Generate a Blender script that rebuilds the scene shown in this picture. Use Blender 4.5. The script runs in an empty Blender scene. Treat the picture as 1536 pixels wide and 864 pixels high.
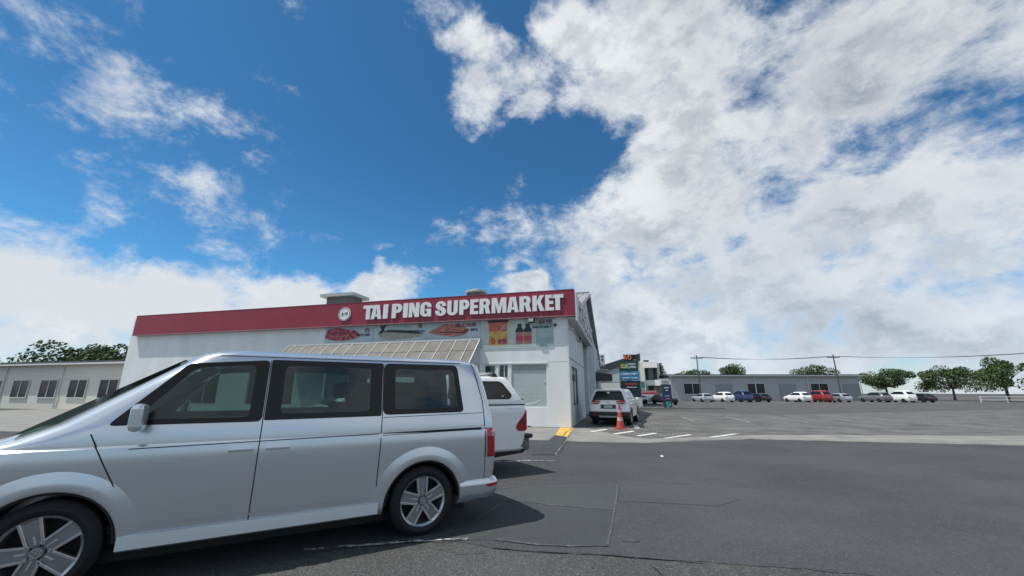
import bpy, bmesh, math, random
from mathutils import Vector, Matrix
random.seed(7)
sc = bpy.context.scene
col = sc.collection
PI = math.pi
R_ = math.radians
# ------------------------------------------------------------------ camera
FOC = 600.0                     # focal length in pixels of a 1536 wide picture
EYE = 1.53
TH = math.atan((589 - 432) / FOC)
cam = bpy.data.cameras.new('camera')
camo = bpy.data.objects.new('camera', cam)
col.objects.link(camo)
camo.location = (0, 0, EYE)
camo.rotation_euler = (PI / 2 + TH, 0, 0)
cam.sensor_width = 36
cam.lens = 36 * FOC / 1536
cam.clip_start = 0.05
cam.clip_end = 3000
sc.camera = camo

def pray(u, v):                 # direction of a photo pixel in the world
    dx = (u - 768) / FOC
    dy = (432 - v) / FOC
    return Vector((dx, math.cos(TH) - dy * math.sin(TH), math.sin(TH) + dy * math.cos(TH)))

def atY(u, v, Y):
    d = pray(u, v)
    t = Y / d.y
    return Vector((d.x * t, Y, EYE + d.z * t))

def onground(u, v, z=0.0):
    d = pray(u, v)
    t = (z - EYE) / d.z
    return Vector((d.x * t, d.y * t, z))

# ------------------------------------------------------------------ view
sc.view_settings.view_transform = 'Standard'
sc.view_settings.look = 'None'
sc.view_settings.exposure = 0.0
sc.view_settings.gamma = 1.0

# ------------------------------------------------------------------ sun
SUN_EL = R_(64)
SH = Vector((0.982, 0.19))      # shadows fall this way on the ground
sun = bpy.data.lights.new('sun', 'SUN')
sun.energy = 4.3
sun.angle = R_(0.53)
sun.color = (1.0, 0.955, 0.88)
suno = bpy.data.objects.new('sun', sun)
col.objects.link(suno)
sdir = Vector((SH.x * math.cos(SUN_EL), SH.y * math.cos(SUN_EL), -math.sin(SUN_EL)))
suno.rotation_euler = sdir.to_track_quat('-Z', 'Y').to_euler()

# ------------------------------------------------------------------ world
world = bpy.data.worlds.new('World')
sc.world = world
world.use_nodes = True
wt = world.node_tree
wt.nodes.clear()
WN = wt.nodes.new
WL = wt.links.new

def wmath(op, a, b=None, c=None, clamp=False):
    n = WN('ShaderNodeMath'); n.operation = op; n.use_clamp = clamp
    for i, x in enumerate((a, b, c)):
        if x is None: continue
        if isinstance(x, (int, float)): n.inputs[i].default_value = x
        else: WL(x, n.inputs[i])
    return n.outputs[0]

def wvec(op, a, b=None, out=0):
    n = WN('ShaderNodeVectorMath'); n.operation = op
    for i, x in enumerate((a, b)):
        if x is None: continue
        if isinstance(x, (tuple, list)): n.inputs[i].default_value = x
        else: WL(x, n.inputs[i])
    return n.outputs[out]

def wmap(x, a, b, c, d, kind='SMOOTHSTEP'):
    n = WN('ShaderNodeMapRange'); n.interpolation_type = kind
    WL(x, n.inputs[0])
    for i, q in enumerate((a, b, c, d)): n.inputs[i + 1].default_value = q
    return n.outputs[0]

def wnoise(v, scale, detail=8, rough=.55, dist=0.0):
    n = WN('ShaderNodeTexNoise'); n.inputs['Scale'].default_value = scale
    n.inputs['Detail'].default_value = detail; n.inputs['Roughness'].default_value = rough
    n.inputs['Distortion'].default_value = dist
    WL(v, n.inputs['Vector'])
    return n.outputs[0]

def wmix(f, a, b):
    n = WN('ShaderNodeMix'); n.data_type = 'RGBA'
    if isinstance(f, (int, float)): n.inputs[0].default_value = f
    else: WL(f, n.inputs[0])
    for i, x in ((6, a), (7, b)):
        if isinstance(x, tuple): n.inputs[i].default_value = (*x, 1)
        else: WL(x, n.inputs[i])
    return n.outputs[2]

geo = WN('ShaderNodeTexCoord')
D = wvec('NORMALIZE', geo.outputs['Generated'])
sep = WN('ShaderNodeSeparateXYZ'); WL(D, sep.inputs[0])
AZ = wmath('ARCTAN2', sep.outputs[0], sep.outputs[1])
EL = wmath('ARCSINE', sep.outputs[2])
cmb = WN('ShaderNodeCombineXYZ'); WL(AZ, cmb.inputs[0]); WL(EL, cmb.inputs[1])
AE = cmb.outputs[0]
# domain warp so that no blob keeps a smooth edge
wn_ = WN('ShaderNodeTexNoise'); wn_.inputs['Scale'].default_value = 5; wn_.inputs['Detail'].default_value = 6
WL(D, wn_.inputs['Vector'])
warp = wvec('SCALE', wvec('SUBTRACT', wn_.outputs['Color'], (.5, .5, .5)))
warp.node.inputs['Scale'].default_value = 0.26
AEw = wvec('ADD', AE, wvec('MULTIPLY', warp, (1, 1, 0)))
def azel(u, v):
    d = pray(u, v).normalized()
    return math.atan2(d.x, d.y), math.asin(d.z)
CLOUDS = [  # picture spot, radii in degrees, weight
    (945, 85, 15, 11, .92), (1010, 20, 14, 12, .85), (860, 60, 6.5, 6, .9), (650, 8, 6, 3, .62), (690, 55, 6.5, 3.6, .68), (725, 110, 7, 4.2, .66), (775, 160, 5.5, 2.6, .62), (770, 100, 5, 4, .5),
    (1010, 170, 10, 11, 1.0), (1040, 290, 11, 12, 1.0), (985, 340, 10, 9, .95), (900, 400, 8, 5, .8), (960, 450, 14, 7, 1.0), (1010, 520, 14, 6, 1.0), (910, 500, 9, 7, .95), (800, 345, 5, 2.2, .3),
    (575, 436, 6.5, 2.8, 1.0), (545, 430, 4, 3, 1.0), (792, 440, 5.0, 1.4, 1.0), (655, 424, 4, 1.6, .42), (755, 412, 2, 1.2, .4), (620, 184, 2, .7, .42), (545, 80, 2.2, 1.2, .34), (560, 325, 4.5, 1.6, .36), (780, 300, 6, 2, .22),
    (1250, 120, 24, 12, .85), (1330, 330, 22, 12, .9), (1180, 440, 16, 9, .9), (1400, 520, 26, 8, .95),
    (420, 455, 10, 3.5, .95), (250, 452, 14, 5.0, .95), (60, 430, 14, 6.5, 1.0), (130, 130, 12, 3.0, .40), (390, 330, 9, 2.4, .38),
]
HOLES = [(880, 208, 7.5, 3.4, .62), (782, 25, 2.4, 3.6, .6), (560, 200, 9, 16, .9), (700, 260, 9, 7, .7), (870, 262, 5, 3.4, .45), (1290, 215, 5, 2.5, .4)]
def blobs(lst):
    cur = None
    for (u, v, rx, ry, w) in lst:
        a, e = azel(u, v)
        d = wvec('SUBTRACT', AEw, (a, e, 0))
        d = wvec('MULTIPLY', d, (1 / R_(rx), 1 / R_(ry), 0))
        l = wvec('LENGTH', d, out=1)
        b = wmath('MULTIPLY', wmap(l, 0.0, 1.5, 1.0, 0.0), w)
        cur = b if cur is None else wmath('MAXIMUM', cur, b)
    return cur
POS = blobs(CLOUDS)
NEG = blobs(HOLES)
# away from the picture the same broken cumulus goes on
gen = wnoise(D, 2.2, 3, .5)
genm = wmath('MULTIPLY', wmap(gen, .42, .62, 0, .9), wmap(wmath('ABSOLUTE', AZ), R_(50), R_(75), 0, 1))
up = wmath('MULTIPLY', wmap(gen, .42, .62, 0, .9), wmap(EL, R_(50), R_(66), 0, 1))
POS = wmath('MAXIMUM', POS, wmath('MAXIMUM', genm, up))
n1 = wnoise(wvec('MULTIPLY', D, (1, 1, 1.5)), 7.0, 13, .66, .15)
n2 = wnoise(wvec('MULTIPLY', D, (1, 1, 1.4)), 2.6, 6, .55)
dens = wmath('SUBTRACT', wmath('ADD', POS, wmath('MULTIPLY', wmath('SUBTRACT', n1, .5), 2.5)), NEG)
alpha = wmap(dens, .02, .80, 0, 1)
thick = wmap(dens, .45, 1.35, 0, 1)
# lit tops, grey bases: compare the density with a sample a little way down the sky
Dn = wvec('ADD', D, (0.03, 0.0, 0.05))
n1b = wnoise(wvec('MULTIPLY', Dn, (1, 1, 1.5)), 7.0, 9, .64, .15)
rel = wmath('SUBTRACT', n1, n1b)
relf = wmap(rel, -.11, .11, 0, 1)
ell = wmap(EL, R_(2), R_(30), 0, 1)
cl_lit = wmix(ell, (.74, .80, .87), (.84, .87, .90))
cl_dark = wmix(ell, (.36, .43, .53), (.33, .375, .44))
shade = wmath('ADD', wmath('MULTIPLY', wmap(n2, .35, .65, 0, 1), .45), wmath('MULTIPLY', relf, .55))
shade = wmath('SUBTRACT', 1.0, wmath('MULTIPLY', wmath('SUBTRACT', 1.0, shade), wmap(dens, .35, 1.1, .25, 1.0)))
# the small cumulus low on the left is whiter than the mass on the right
lw = wmap(AZ, R_(-30), R_(8), 1, 0)
cl_lit = wmix(wmath('MULTIPLY', lw, .8), cl_lit, (.84, .87, .90))
shade = wmath('MAXIMUM', shade, wmath('MULTIPLY', lw, .75))
CLC = wmix(shade, cl_dark, cl_lit)
CLC10 = wvec('SCALE', CLC); CLC10.node.inputs['Scale'].default_value = 10.0
sky = WN('ShaderNodeTexSky'); sky.sky_type = 'NISHITA'; sky.sun_disc = False
sky.sun_elevation = SUN_EL
sky.sun_rotation = math.atan2(-SH.x, -SH.y)
sky.altitude = 30; sky.air_density = 1.0; sky.dust_density = .35; sky.ozone_density = 4.0
tinted = wvec('MULTIPLY', sky.outputs[0], wmix(wmap(EL, R_(1), R_(13), 0, 1), (.72, .86, .98), (.40, .88, 1.08)))
boost = wvec('SCALE', tinted); WL(wmap(EL, R_(4), R_(34), 1.28, .96), boost.node.inputs['Scale'])
fin = wmix(alpha, boost, CLC10)
bg = WN('ShaderNodeBackground'); bg.inputs['Strength'].default_value = 0.1
WL(fin, bg.inputs[0])
wo = WN('ShaderNodeOutputWorld'); WL(bg.outputs[0], wo.inputs[0])

# ------------------------------------------------------------------ materials
MATS = {}
def mat(name, c, rough=.6, metal=0.0, var=.08, scale=6.0, bump=0.0, bscale=60.0, coat=0.0, spec=.5, c2=None, detail=6, stretch=None, lo=.35, hi=.65):
    if name in MATS: return MATS[name]
    m = bpy.data.materials.new(name); m.use_nodes = True
    t = m.node_tree; b = t.nodes['Principled BSDF']
    b.inputs['Roughness'].default_value = rough
    b.inputs['Metallic'].default_value = metal
    b.inputs['Coat Weight'].default_value = coat
    b.inputs['Specular IOR Level'].default_value = spec
    tc = t.nodes.new('ShaderNodeTexCoord')
    vec = tc.outputs['Object']
    if stretch:
        mp = t.nodes.new('ShaderNodeMapping'); mp.inputs['Scale'].default_value = stretch
        t.links.new(vec, mp.inputs[0]); vec = mp.outputs[0]
    n = t.nodes.new('ShaderNodeTexNoise'); n.inputs['Scale'].default_value = scale; n.inputs['Detail'].default_value = detail
    t.links.new(vec, n.inputs['Vector'])
    mr = t.nodes.new('ShaderNodeMapRange'); mr.inputs[1].default_value = lo; mr.inputs[2].default_value = hi
    t.links.new(n.outputs[0], mr.inputs[0])
    mx = t.nodes.new('ShaderNodeMix'); mx.data_type = 'RGBA'
    t.links.new(mr.outputs[0], mx.inputs[0])
    if c2 is None:
        a = tuple(max(0, x * (1 - var)) for x in c); d = tuple(min(1, x * (1 + var)) for x in c)
    else: a, d = c, c2
    mx.inputs[6].default_value = (*a, 1); mx.inputs[7].default_value = (*d, 1)
    t.links.new(mx.outputs[2], b.inputs['Base Color'])
    if bump > 0:
        n2 = t.nodes.new('ShaderNodeTexNoise'); n2.inputs['Scale'].default_value = bscale; n2.inputs['Detail'].default_value = 4
        t.links.new(vec, n2.inputs['Vector'])
        bp = t.nodes.new('ShaderNodeBump'); bp.inputs['Strength'].default_value = bump; bp.inputs['Distance'].default_value = .02
        t.links.new(n2.outputs[0], bp.inputs['Height']); t.links.new(bp.outputs[0], b.inputs['Normal'])
    MATS[name] = m
    return m

def glass(name, tint=(.2, .25, .26), trans=.5, rough=.02, base=(.01, .012, .014)):
    m = bpy.data.materials.new(name); m.use_nodes = True
    t = m.node_tree; t.nodes.clear()
    o = t.nodes.new('ShaderNodeOutputMaterial')
    g = t.nodes.new('ShaderNodeBsdfGlossy'); g.inputs['Roughness'].default_value = rough
    tr = t.nodes.new('ShaderNodeBsdfTransparent'); tr.inputs[0].default_value = (*tint, 1)
    df = t.nodes.new('ShaderNodeBsdfDiffuse'); df.inputs[0].default_value = (*base, 1)
    n = t.nodes.new('ShaderNodeTexNoise'); n.inputs['Scale'].default_value = 2.5
    bp = t.nodes.new('ShaderNodeBump'); bp.inputs['Strength'].default_value = .03; bp.inputs['Distance'].default_value = .05
    t.links.new(n.outputs[0], bp.inputs['Height']); t.links.new(bp.outputs[0], g.inputs['Normal'])
    fr = t.nodes.new('ShaderNodeFresnel'); fr.inputs[0].default_value = 1.52
    m1 = t.nodes.new('ShaderNodeMixShader'); m1.inputs[0].default_value = trans
    t.links.new(df.outputs[0], m1.inputs[1]); t.links.new(tr.outputs[0], m1.inputs[2])
    m2 = t.nodes.new('ShaderNodeMixShader'); t.links.new(fr.outputs[0], m2.inputs[0])
    t.links.new(m1.outputs[0], m2.inputs[1]); t.links.new(g.outputs[0], m2.inputs[2])
    t.links.new(m2.outputs[0], o.inputs[0])
    return m

def asphalt_mat(name, base, light, agg=.5, tone=.35):
    m = bpy.data.materials.new(name); m.use_nodes = True
    t = m.node_tree; b = t.nodes['Principled BSDF']; b.inputs['Roughness'].default_value = .88
    b.inputs['Specular IOR Level'].default_value = .3
    tc = t.nodes.new('ShaderNodeTexCoord')
    def noise(s, d=5, r=.6):
        n = t.nodes.new('ShaderNodeTexNoise'); n.inputs['Scale'].default_value = s; n.inputs['Detail'].default_value = d; n.inputs['Roughness'].default_value = r
        t.links.new(tc.outputs['Object'], n.inputs['Vector']); return n.outputs[0]
    def mr(x, a, c, lo=0., hi=1.):
        n = t.nodes.new('ShaderNodeMapRange'); n.inputs[1].default_value = a; n.inputs[2].default_value = c; n.inputs[3].default_value = lo; n.inputs[4].default_value = hi
        t.links.new(x, n.inputs[0]); return n.outputs[0]
    def mix(f, a, c, typ='MIX'):
        n = t.nodes.new('ShaderNodeMix'); n.data_type = 'RGBA'; n.blend_type = typ
        if isinstance(f, float): n.inputs[0].default_value = f
        else: t.links.new(f, n.inputs[0])
        for i, x in ((6, a), (7, c)):
            if isinstance(x, tuple): n.inputs[i].default_value = (*x, 1)
            else: t.links.new(x, n.inputs[i])
        return n.outputs[2]
    big = mix(mr(noise(.45, 5), .35, .65), tuple(x * (1 - tone) for x in base), tuple(x * (1 + tone) for x in base))
    med = mix(mr(noise(5, 6), .52, .75, 0, .5), big, light)
    vo = t.nodes.new('ShaderNodeTexVoronoi'); vo.inputs['Scale'].default_value = 95
    t.links.new(tc.outputs['Object'], vo.inputs['Vector'])
    vs = t.nodes.new('ShaderNodeSeparateColor'); t.links.new(vo.outputs['Color'], vs.inputs[0])
    fine = mix(mr(vs.outputs[0], .72, .95, 0, agg), med, tuple(min(1, x * 2.2) for x in light))
    fine = mix(mr(vs.outputs[1], .7, .95, 0, agg), fine, tuple(x * .35 for x in base))
    st = mix(mr(noise(1.3, 3), .66, .78, 0, .5), fine, tuple(x * .5 for x in base))
    t.links.new(st, b.inputs['Base Color'])
    bp = t.nodes.new('ShaderNodeBump'); bp.inputs['Strength'].default_value = .55; bp.inputs['Distance'].default_value = .008
    t.links.new(vs.outputs[2], bp.inputs['Height']); t.links.new(bp.outputs[0], b.inputs['Normal'])
    MATS[name] = m
    return m

def paint_line(name, c, under, cover=.5, scale=14):
    m = mat(name, under, rough=.8, scale=scale, c2=c, detail=9, lo=cover - .06, hi=cover + .06)
    return m

def paver_mat():
    m = bpy.data.materials.new('grey cobble pavers'); m.use_nodes = True
    t = m.node_tree; b = t.nodes['Principled BSDF']; b.inputs['Roughness'].default_value = .85
    tc = t.nodes.new('ShaderNodeTexCoord')
    mp = t.nodes.new('ShaderNodeMapping'); mp.inputs['Rotation'].default_value = (0, 0, .35)
    t.links.new(tc.outputs['Object'], mp.inputs[0])
    br = t.nodes.new('ShaderNodeTexBrick'); br.inputs['Scale'].default_value = 1.0
    br.inputs['Brick Width'].default_value = .3; br.inputs['Row Height'].default_value = .16; br.inputs['Mortar Size'].default_value = .012
    br.inputs['Color1'].default_value = (.10, .10, .098, 1); br.inputs['Color2'].default_value = (.16, .158, .15, 1); br.inputs['Mortar'].default_value = (.055, .055, .05, 1)
    t.links.new(mp.outputs[0], br.inputs['Vector'])
    n = t.nodes.new('ShaderNodeTexNoise'); n.inputs['Scale'].default_value = .7; n.inputs['Detail'].default_value = 6
    t.links.new(tc.outputs['Object'], n.inputs['Vector'])
    mr = t.nodes.new('ShaderNodeMapRange'); mr.inputs[1].default_value = .35; mr.inputs[2].default_value = .65; mr.inputs[3].default_value = .7; mr.inputs[4].default_value = 1.25
    t.links.new(n.outputs[0], mr.inputs[0])
    vm = t.nodes.new('ShaderNodeVectorMath'); vm.operation = 'SCALE'
    t.links.new(br.outputs[0], vm.inputs[0]); t.links.new(mr.outputs[0], vm.inputs['Scale'])
    t.links.new(vm.outputs[0], b.inputs['Base Color'])
    bp = t.nodes.new('ShaderNodeBump'); bp.inputs['Strength'].default_value = .6; bp.inputs['Distance'].default_value = .01; bp.invert = True
    t.links.new(br.outputs['Fac'], bp.inputs['Height']); t.links.new(bp.outputs[0], b.inputs['Normal'])
    return m

# ------------------------------------------------------------------ mesh helpers
class MB:
    def __init__(s): s.v = []; s.f = []
    def add(s, vs, fs):
        o = len(s.v); s.v += [tuple(x) for x in vs]; s.f += [tuple(o + i for i in f) for f in fs]; return s
    def box(s, x0, x1, y0, y1, z0, z1):
        vs = [(x, y, z) for z in (z0, z1) for y in (y0, y1) for x in (x0, x1)]
        return s.add(vs, [(0, 2, 3, 1), (4, 5, 7, 6), (0, 1, 5, 4), (2, 6, 7, 3), (0, 4, 6, 2), (1, 3, 7, 5)])
    def prism(s, poly, axis, a, b):
        # poly: 2D points; axis 'y' -> poly in (x,z), 'x' -> (y,z), 'z' -> (x,y)
        def P(p, q):
            return {'y': (p[0], q, p[1]), 'x': (q, p[0], p[1]), 'z': (p[0], p[1], q)}[axis]
        n = len(poly)
        vs = [P(p, a) for p in poly] + [P(p, b) for p in poly]
        fs = [tuple(range(n)), tuple(range(2 * n - 1, n - 1, -1))] + [(i, i + n, (i + 1) % n + n, (i + 1) % n) for i in range(n)]
        return s.add(vs, fs)
    def tube(s, pts, r, n=8, r2=None, cap=True):
        pts = [Vector(p) for p in pts]; m = len(pts); rings = []
        for i, p in enumerate(pts):
            d = (pts[min(i + 1, m - 1)] - pts[max(i - 1, 0)]).normalized()
            ref = Vector((0, 0, 1)) if abs(d.z) < .9 else Vector((1, 0, 0))
            a = d.cross(ref).normalized(); b = d.cross(a)
            rr = r if r2 is None else r + (r2 - r) * i / max(1, m - 1)
            rings.append([p + (a * math.cos(k * 2 * PI / n) + b * math.sin(k * 2 * PI / n)) * rr for k in range(n)])
        vs = [q for g in rings for q in g]; fs = []
        for i in range(m - 1):
            for k in range(n):
                fs.append((i * n + k, i * n + (k + 1) % n, (i + 1) * n + (k + 1) % n, (i + 1) * n + k))
        if cap: fs += [tuple(range(n - 1, -1, -1)), tuple((m - 1) * n + k for k in range(n))]
        return s.add(vs, fs)
    def lathe(s, prof, n=40, axis='y', c=(0, 0, 0), a0=0, a1=2 * PI, closed=True):
        vs = []; m = len(prof); full = abs(a1 - a0 - 2 * PI) < 1e-6
        cnt = n if full else n + 1
        for i in range(cnt):
            a = a0 + (a1 - a0) * i / n
            for (r, q) in prof:
                x, z = r * math.cos(a), r * math.sin(a)
                vs.append({'y': (c[0] + x, c[1] + q, c[2] + z), 'z': (c[0] + x, c[1] + z, c[2] + q), 'x': (c[0] + q, c[1] + x, c[2] + z)}[axis])
        fs = []
        for i in range(n):
            j = (i + 1) % cnt
            for k in range(m if closed else m - 1):
                k2 = (k + 1) % m
                fs.append((i * m + k, i * m + k2, j * m + k2, j * m + k))
        return s.add(vs, fs)
    def mesh(s, name):
        me = bpy.data.meshes.new(name); me.from_pydata(s.v, [], s.f); me.update()
        bm = bmesh.new(); bm.from_mesh(me); bmesh.ops.recalc_face_normals(bm, faces=bm.faces); bm.to_mesh(me); bm.free()
        return me
    def build(s, name, m, parent=None, smooth=None, bevel=0.0, loc=None, rot=None):
        return link(name, s.mesh(name), m, parent, smooth, bevel, loc, rot)

def link(name, me, m, parent=None, smooth=None, bevel=0.0, loc=None, rot=None):
    o = bpy.data.objects.new(name, me); col.objects.link(o)
    if m is not None and len(me.materials) == 0: me.materials.append(m)
    if parent: o.parent = parent
    if loc: o.location = loc
    if rot: o.rotation_euler = rot
    if smooth is not None: smoothen(me, smooth)
    if bevel:
        b = o.modifiers.new('bevel', 'BEVEL'); b.width = bevel; b.segments = 2; b.limit_method = 'ANGLE'; b.angle_limit = R_(40)
    return o

def smoothen(me, deg):
    for p in me.polygons: p.use_smooth = True
    me.set_sharp_from_angle(angle=R_(deg))

def tag(o, label=None, cat=None, group=None, kind=None):
    if label: o['label'] = label
    if cat: o['category'] = cat
    if group: o['group'] = group
    if kind: o['kind'] = kind
    return o

def empty(name, loc=(0, 0, 0), rz=0.0):
    e = bpy.data.objects.new(name, None); col.objects.link(e)
    e.location = loc; e.rotation_euler = (0, 0, rz); e.empty_display_size = .3
    return e

def copy_tree(o, parent=None):
    c = o.copy(); col.objects.link(c)
    if parent: c.parent = parent
    for ch in [q for q in bpy.data.objects if q.parent == o]: copy_tree(ch, c)
    return c

def struct(name, mb, m):
    o = mb.build(name, m); o['kind'] = 'structure'; return o

def text_mesh(s, height, extrude=.004, bold=0.0, squash=1.0, align='CENTER', width=None):
    cu = bpy.data.curves.new('t', 'FONT'); cu.body = s; cu.size = 1.0; cu.extrude = 0; cu.offset = bold
    cu.align_x = align; cu.resolution_u = 3
    o = bpy.data.objects.new('t', cu); col.objects.link(o)
    bpy.context.view_layer.update()
    dg = bpy.context.evaluated_depsgraph_get()
    me = bpy.data.meshes.new_from_object(o.evaluated_get(dg))
    bpy.data.objects.remove(o)
    xs = [v.co.x for v in me.vertices]; ys = [v.co.y for v in me.vertices]
    h = max(ys) - min(ys); w = max(xs) - min(xs); k = height / h
    kx = k * squash if width is None else width / w
    cx = (max(xs) + min(xs)) / 2 if align == 'CENTER' else min(xs)
    y0 = min(ys)
    bm = bmesh.new(); bm.from_mesh(me)
    for v in bm.verts:
        v.co = Vector(((v.co.x - cx) * kx, 0, (v.co.y - y0) * k))
    bmesh.ops.recalc_face_normals(bm, faces=bm.faces)
    r = bmesh.ops.extrude_face_region(bm, geom=bm.faces[:])
    for e in r['geom']:
        if isinstance(e, bmesh.types.BMVert): e.co.y -= extrude
    bmesh.ops.recalc_face_normals(bm, faces=bm.faces)
    bm.to_mesh(me); bm.free()
    me.materials.clear()
    return me

def curve_mesh(splines, extrude):
    # closed polygons with holes in (x,z), given thickness toward -y
    cu = bpy.data.curves.new('c', 'CURVE'); cu.dimensions = '2D'; cu.fill_mode = 'BOTH'
    for pts in splines:
        sp = cu.splines.new('POLY'); sp.points.add(len(pts) - 1); sp.use_cyclic_u = True
        for p, q in zip(sp.points, pts): p.co = (q[0], q[1], 0, 1)
    o = bpy.data.objects.new('c', cu); col.objects.link(o)
    bpy.context.view_layer.update()
    me = bpy.data.meshes.new_from_object(o.evaluated_get(bpy.context.evaluated_depsgraph_get()))
    bpy.data.objects.remove(o)
    bm = bmesh.new(); bm.from_mesh(me)
    for v in bm.verts: v.co = Vector((v.co.x, 0, v.co.y))
    r = bmesh.ops.extrude_face_region(bm, geom=bm.faces[:])
    for e in r['geom']:
        if isinstance(e, bmesh.types.BMVert): e.co.y -= extrude
    bmesh.ops.recalc_face_normals(bm, faces=bm.faces)
    bm.to_mesh(me); bm.free(); me.materials.clear()
    return me

def boolean(o, cutters):
    for c in cutters:
        c.parent = o.parent
        m = o.modifiers.new('b', 'BOOLEAN'); m.operation = 'DIFFERENCE'; m.object = c; m.solver = 'EXACT'
    bpy.context.view_layer.update()
    me = bpy.data.meshes.new_from_object(o.evaluated_get(bpy.context.evaluated_depsgraph_get()))
    o.modifiers.clear(); old = o.data; o.data = me
    me.name = old.name
    for c in cutters: bpy.data.objects.remove(c)

def rrect(x0, x1, z0, z1, r, n=5, skew=None):
    pts = []
    for (cx, cz, a) in ((x1 - r, z1 - r, 0), (x0 + r, z1 - r, 90), (x0 + r, z0 + r, 180), (x1 - r, z0 + r, 270)):
        for k in range(n + 1):
            t = R_(a + 90 * k / n); pts.append((cx + r * math.cos(t), cz + r * math.sin(t)))
    return pts

def roundpoly(corners, r, n=4):
    pts = []; m = len(corners)
    for i in range(m):
        p0, p, p1 = (Vector(corners[i - 1]), Vector(corners[i]), Vector(corners[(i + 1) % m]))
        a = (p0 - p); b = (p1 - p); q = min(r, a.length * .45, b.length * .45)
        a = p + a.normalized() * q; b = p + b.normalized() * q
        for k in range(n + 1):
            t = k / n; pts.append(tuple((1 - t) ** 2 * a + 2 * t * (1 - t) * p + t * t * b))
    return pts

# ------------------------------------------------------------------ common materials
M_wall = mat('white painted block wall', (.70, .73, .725), .75, scale=.8, bump=.2, bscale=25, detail=10, c2=(.80, .83, .83), stretch=(1.6, 1.6, .45))
M_wall2 = mat('white side wall greyed for shade', (.60, .645, .655), .75, var=.06, scale=1.2, bump=.12, bscale=30)  # copy of the white wall, shade put into its greyer base colour
M_door = mat('blue grey door panel', (.27, .32, .35), .6, var=.06)
M_trimw = mat('white trim', (.66, .68, .68), .5, var=.04)
M_red = mat('crimson sign board', (.27, .022, .045), .45, var=.07, scale=1.2, bump=.05, bscale=8)
M_letter = mat('white raised letter', (.76, .79, .79), .45, var=.03)
M_dark = mat('dark grey plastic', (.02, .022, .024), .5)
M_black = mat('black rubber', (.008, .009, .010), .75, var=.2, scale=20)
M_gap = mat('dark panel gap', (.006, .007, .009), .7)
M_char = mat('charcoal metal', (.05, .055, .06), .5)
M_alu = mat('aluminium frame', (.55, .57, .57), .4, metal=.4)
M_silver = mat('silver car paint', (.64, .69, .74), .22, metal=.68, var=.012, scale=3, coat=.6)
M_whitep = mat('white car paint', (.86, .87, .86), .3, var=.015, scale=3, coat=.8)
M_alloy = mat('brushed alloy', (.55, .56, .58), .28, metal=.85, var=.08, scale=12)
M_alloyd = mat('dark alloy', (.27, .28, .30), .35, metal=.7, var=.08, scale=12)
M_redlens = mat('red lamp lens', (.36, .006, .014), .12, var=.2, scale=30, coat=1)
M_reddk = mat('dark red lamp lens', (.16, .004, .010), .15, var=.2, scale=40, coat=1)
M_clear = mat('pale lamp lens', (.55, .45, .44), .12, coat=1)
G_tint = glass('tinted car glass', (.66, .78, .76), .80, base=(.045, .055, .056))
G_dark = glass('dark privacy glass', (.5, .55, .56), .7)
G_shop = glass('shop window glass', (.90, .95, .94), .95)
M_frit = mat('black window border', (.006, .007, .009), .2, spec=.3)
M_conc = mat('pale concrete pavement', (.19, .19, .175), .85, scale=1.1, bump=.3, bscale=60, c2=(.265, .26, .24), detail=9)
M_int = mat('dark cabin trim', (.03, .032, .035), .8)

# ------------------------------------------------------------------ ground
M_old = asphalt_mat('old coarse asphalt', (.064, .065, .066), (.10, .10, .10), .5, .22)
M_new = asphalt_mat('smooth dark asphalt', (.060, .062, .068), (.082, .084, .090), .34, .20)
M_new2 = asphalt_mat('newer dark asphalt patch', (.055, .060, .064), (.068, .072, .076), .22, .10)
M_far = asphalt_mat('far asphalt', (.085, .085, .083), (.12, .12, .115), .3, .12)
g = MB(); g.add([(-600, -300, 0), (600, -300, 0), (600, 900, 0), (-600, 900, 0)], [(0, 1, 2, 3)])
struct('ground', g, M_old)
# smoother, newer surface of the lot: uneven near edge
edge = [(-30, -9.0), (-12, 1.0), (-6, 3.2), (-3.2, 4.15)] + [tuple(onground(u, v)[:2]) for u, v in ((600, 815), (690, 812), (740, 822), (800, 827), (860, 830), (916, 833), (960, 837), (1010, 841))]
edge = edge + [(2.4, 4.15), (4.5, 3.6), (9, 2.5), (30, -3)]
eds = []
for i in range(len(edge) - 1):
    a, b = Vector(edge[i]), Vector(edge[i + 1]); n = max(1, min(40, int((b - a).length / .12)))
    for k in range(n):
        p = a.lerp(b, k / n); eds.append((p.x, p.y + random.uniform(-.018, .018)))
eds.append(edge[-1])
g = MB()
far = [(x, 14.6 - .123 * (x - .6) + 1.5) for x, y in eds]
n = len(eds)
g.add([(x, y, .004) for x, y in eds] + [(x, y, .004) for x, y in far], [(i, i + 1, n + i + 1, n + i) for i in range(n - 1)])
struct('asphalt_lot', g, M_new)
def sheet(name, pix, z, m, z0=0.0, jit=0.0, world=None):
    pts = [onground(u, v, z0) for u, v in pix] if world is None else [Vector((*p, 0)) for p in world]
    out = []
    for i in range(len(pts)):
        a, b = pts[i], pts[(i + 1) % len(pts)]
        k = max(1, int((b - a).length / .15)) if jit else 1
        for q in range(k):
            p = a.lerp(b, q / k); out.append((p.x + random.uniform(-jit, jit), p.y + random.uniform(-jit, jit), z))
    g = MB(); g.add(out, [tuple(range(len(out)))]); return struct(name, g, m)
sheet('asphalt_patch', [(560, 812), (640, 812), (740, 811), (810, 819), (859, 821), (911, 820), (921, 766), (815, 757.5), (700, 752), (600, 752)], .008, M_new2, jit=.006)
sheet('asphalt_patch', [(815, 757), (921.5, 765.5), (927, 727), (870, 724), (797, 728), (740, 735), (700, 746)], .0085, asphalt_mat('greyer asphalt patch', (.065, .071, .074), (.078, .084, .086), .22, .08), jit=.006)
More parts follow.
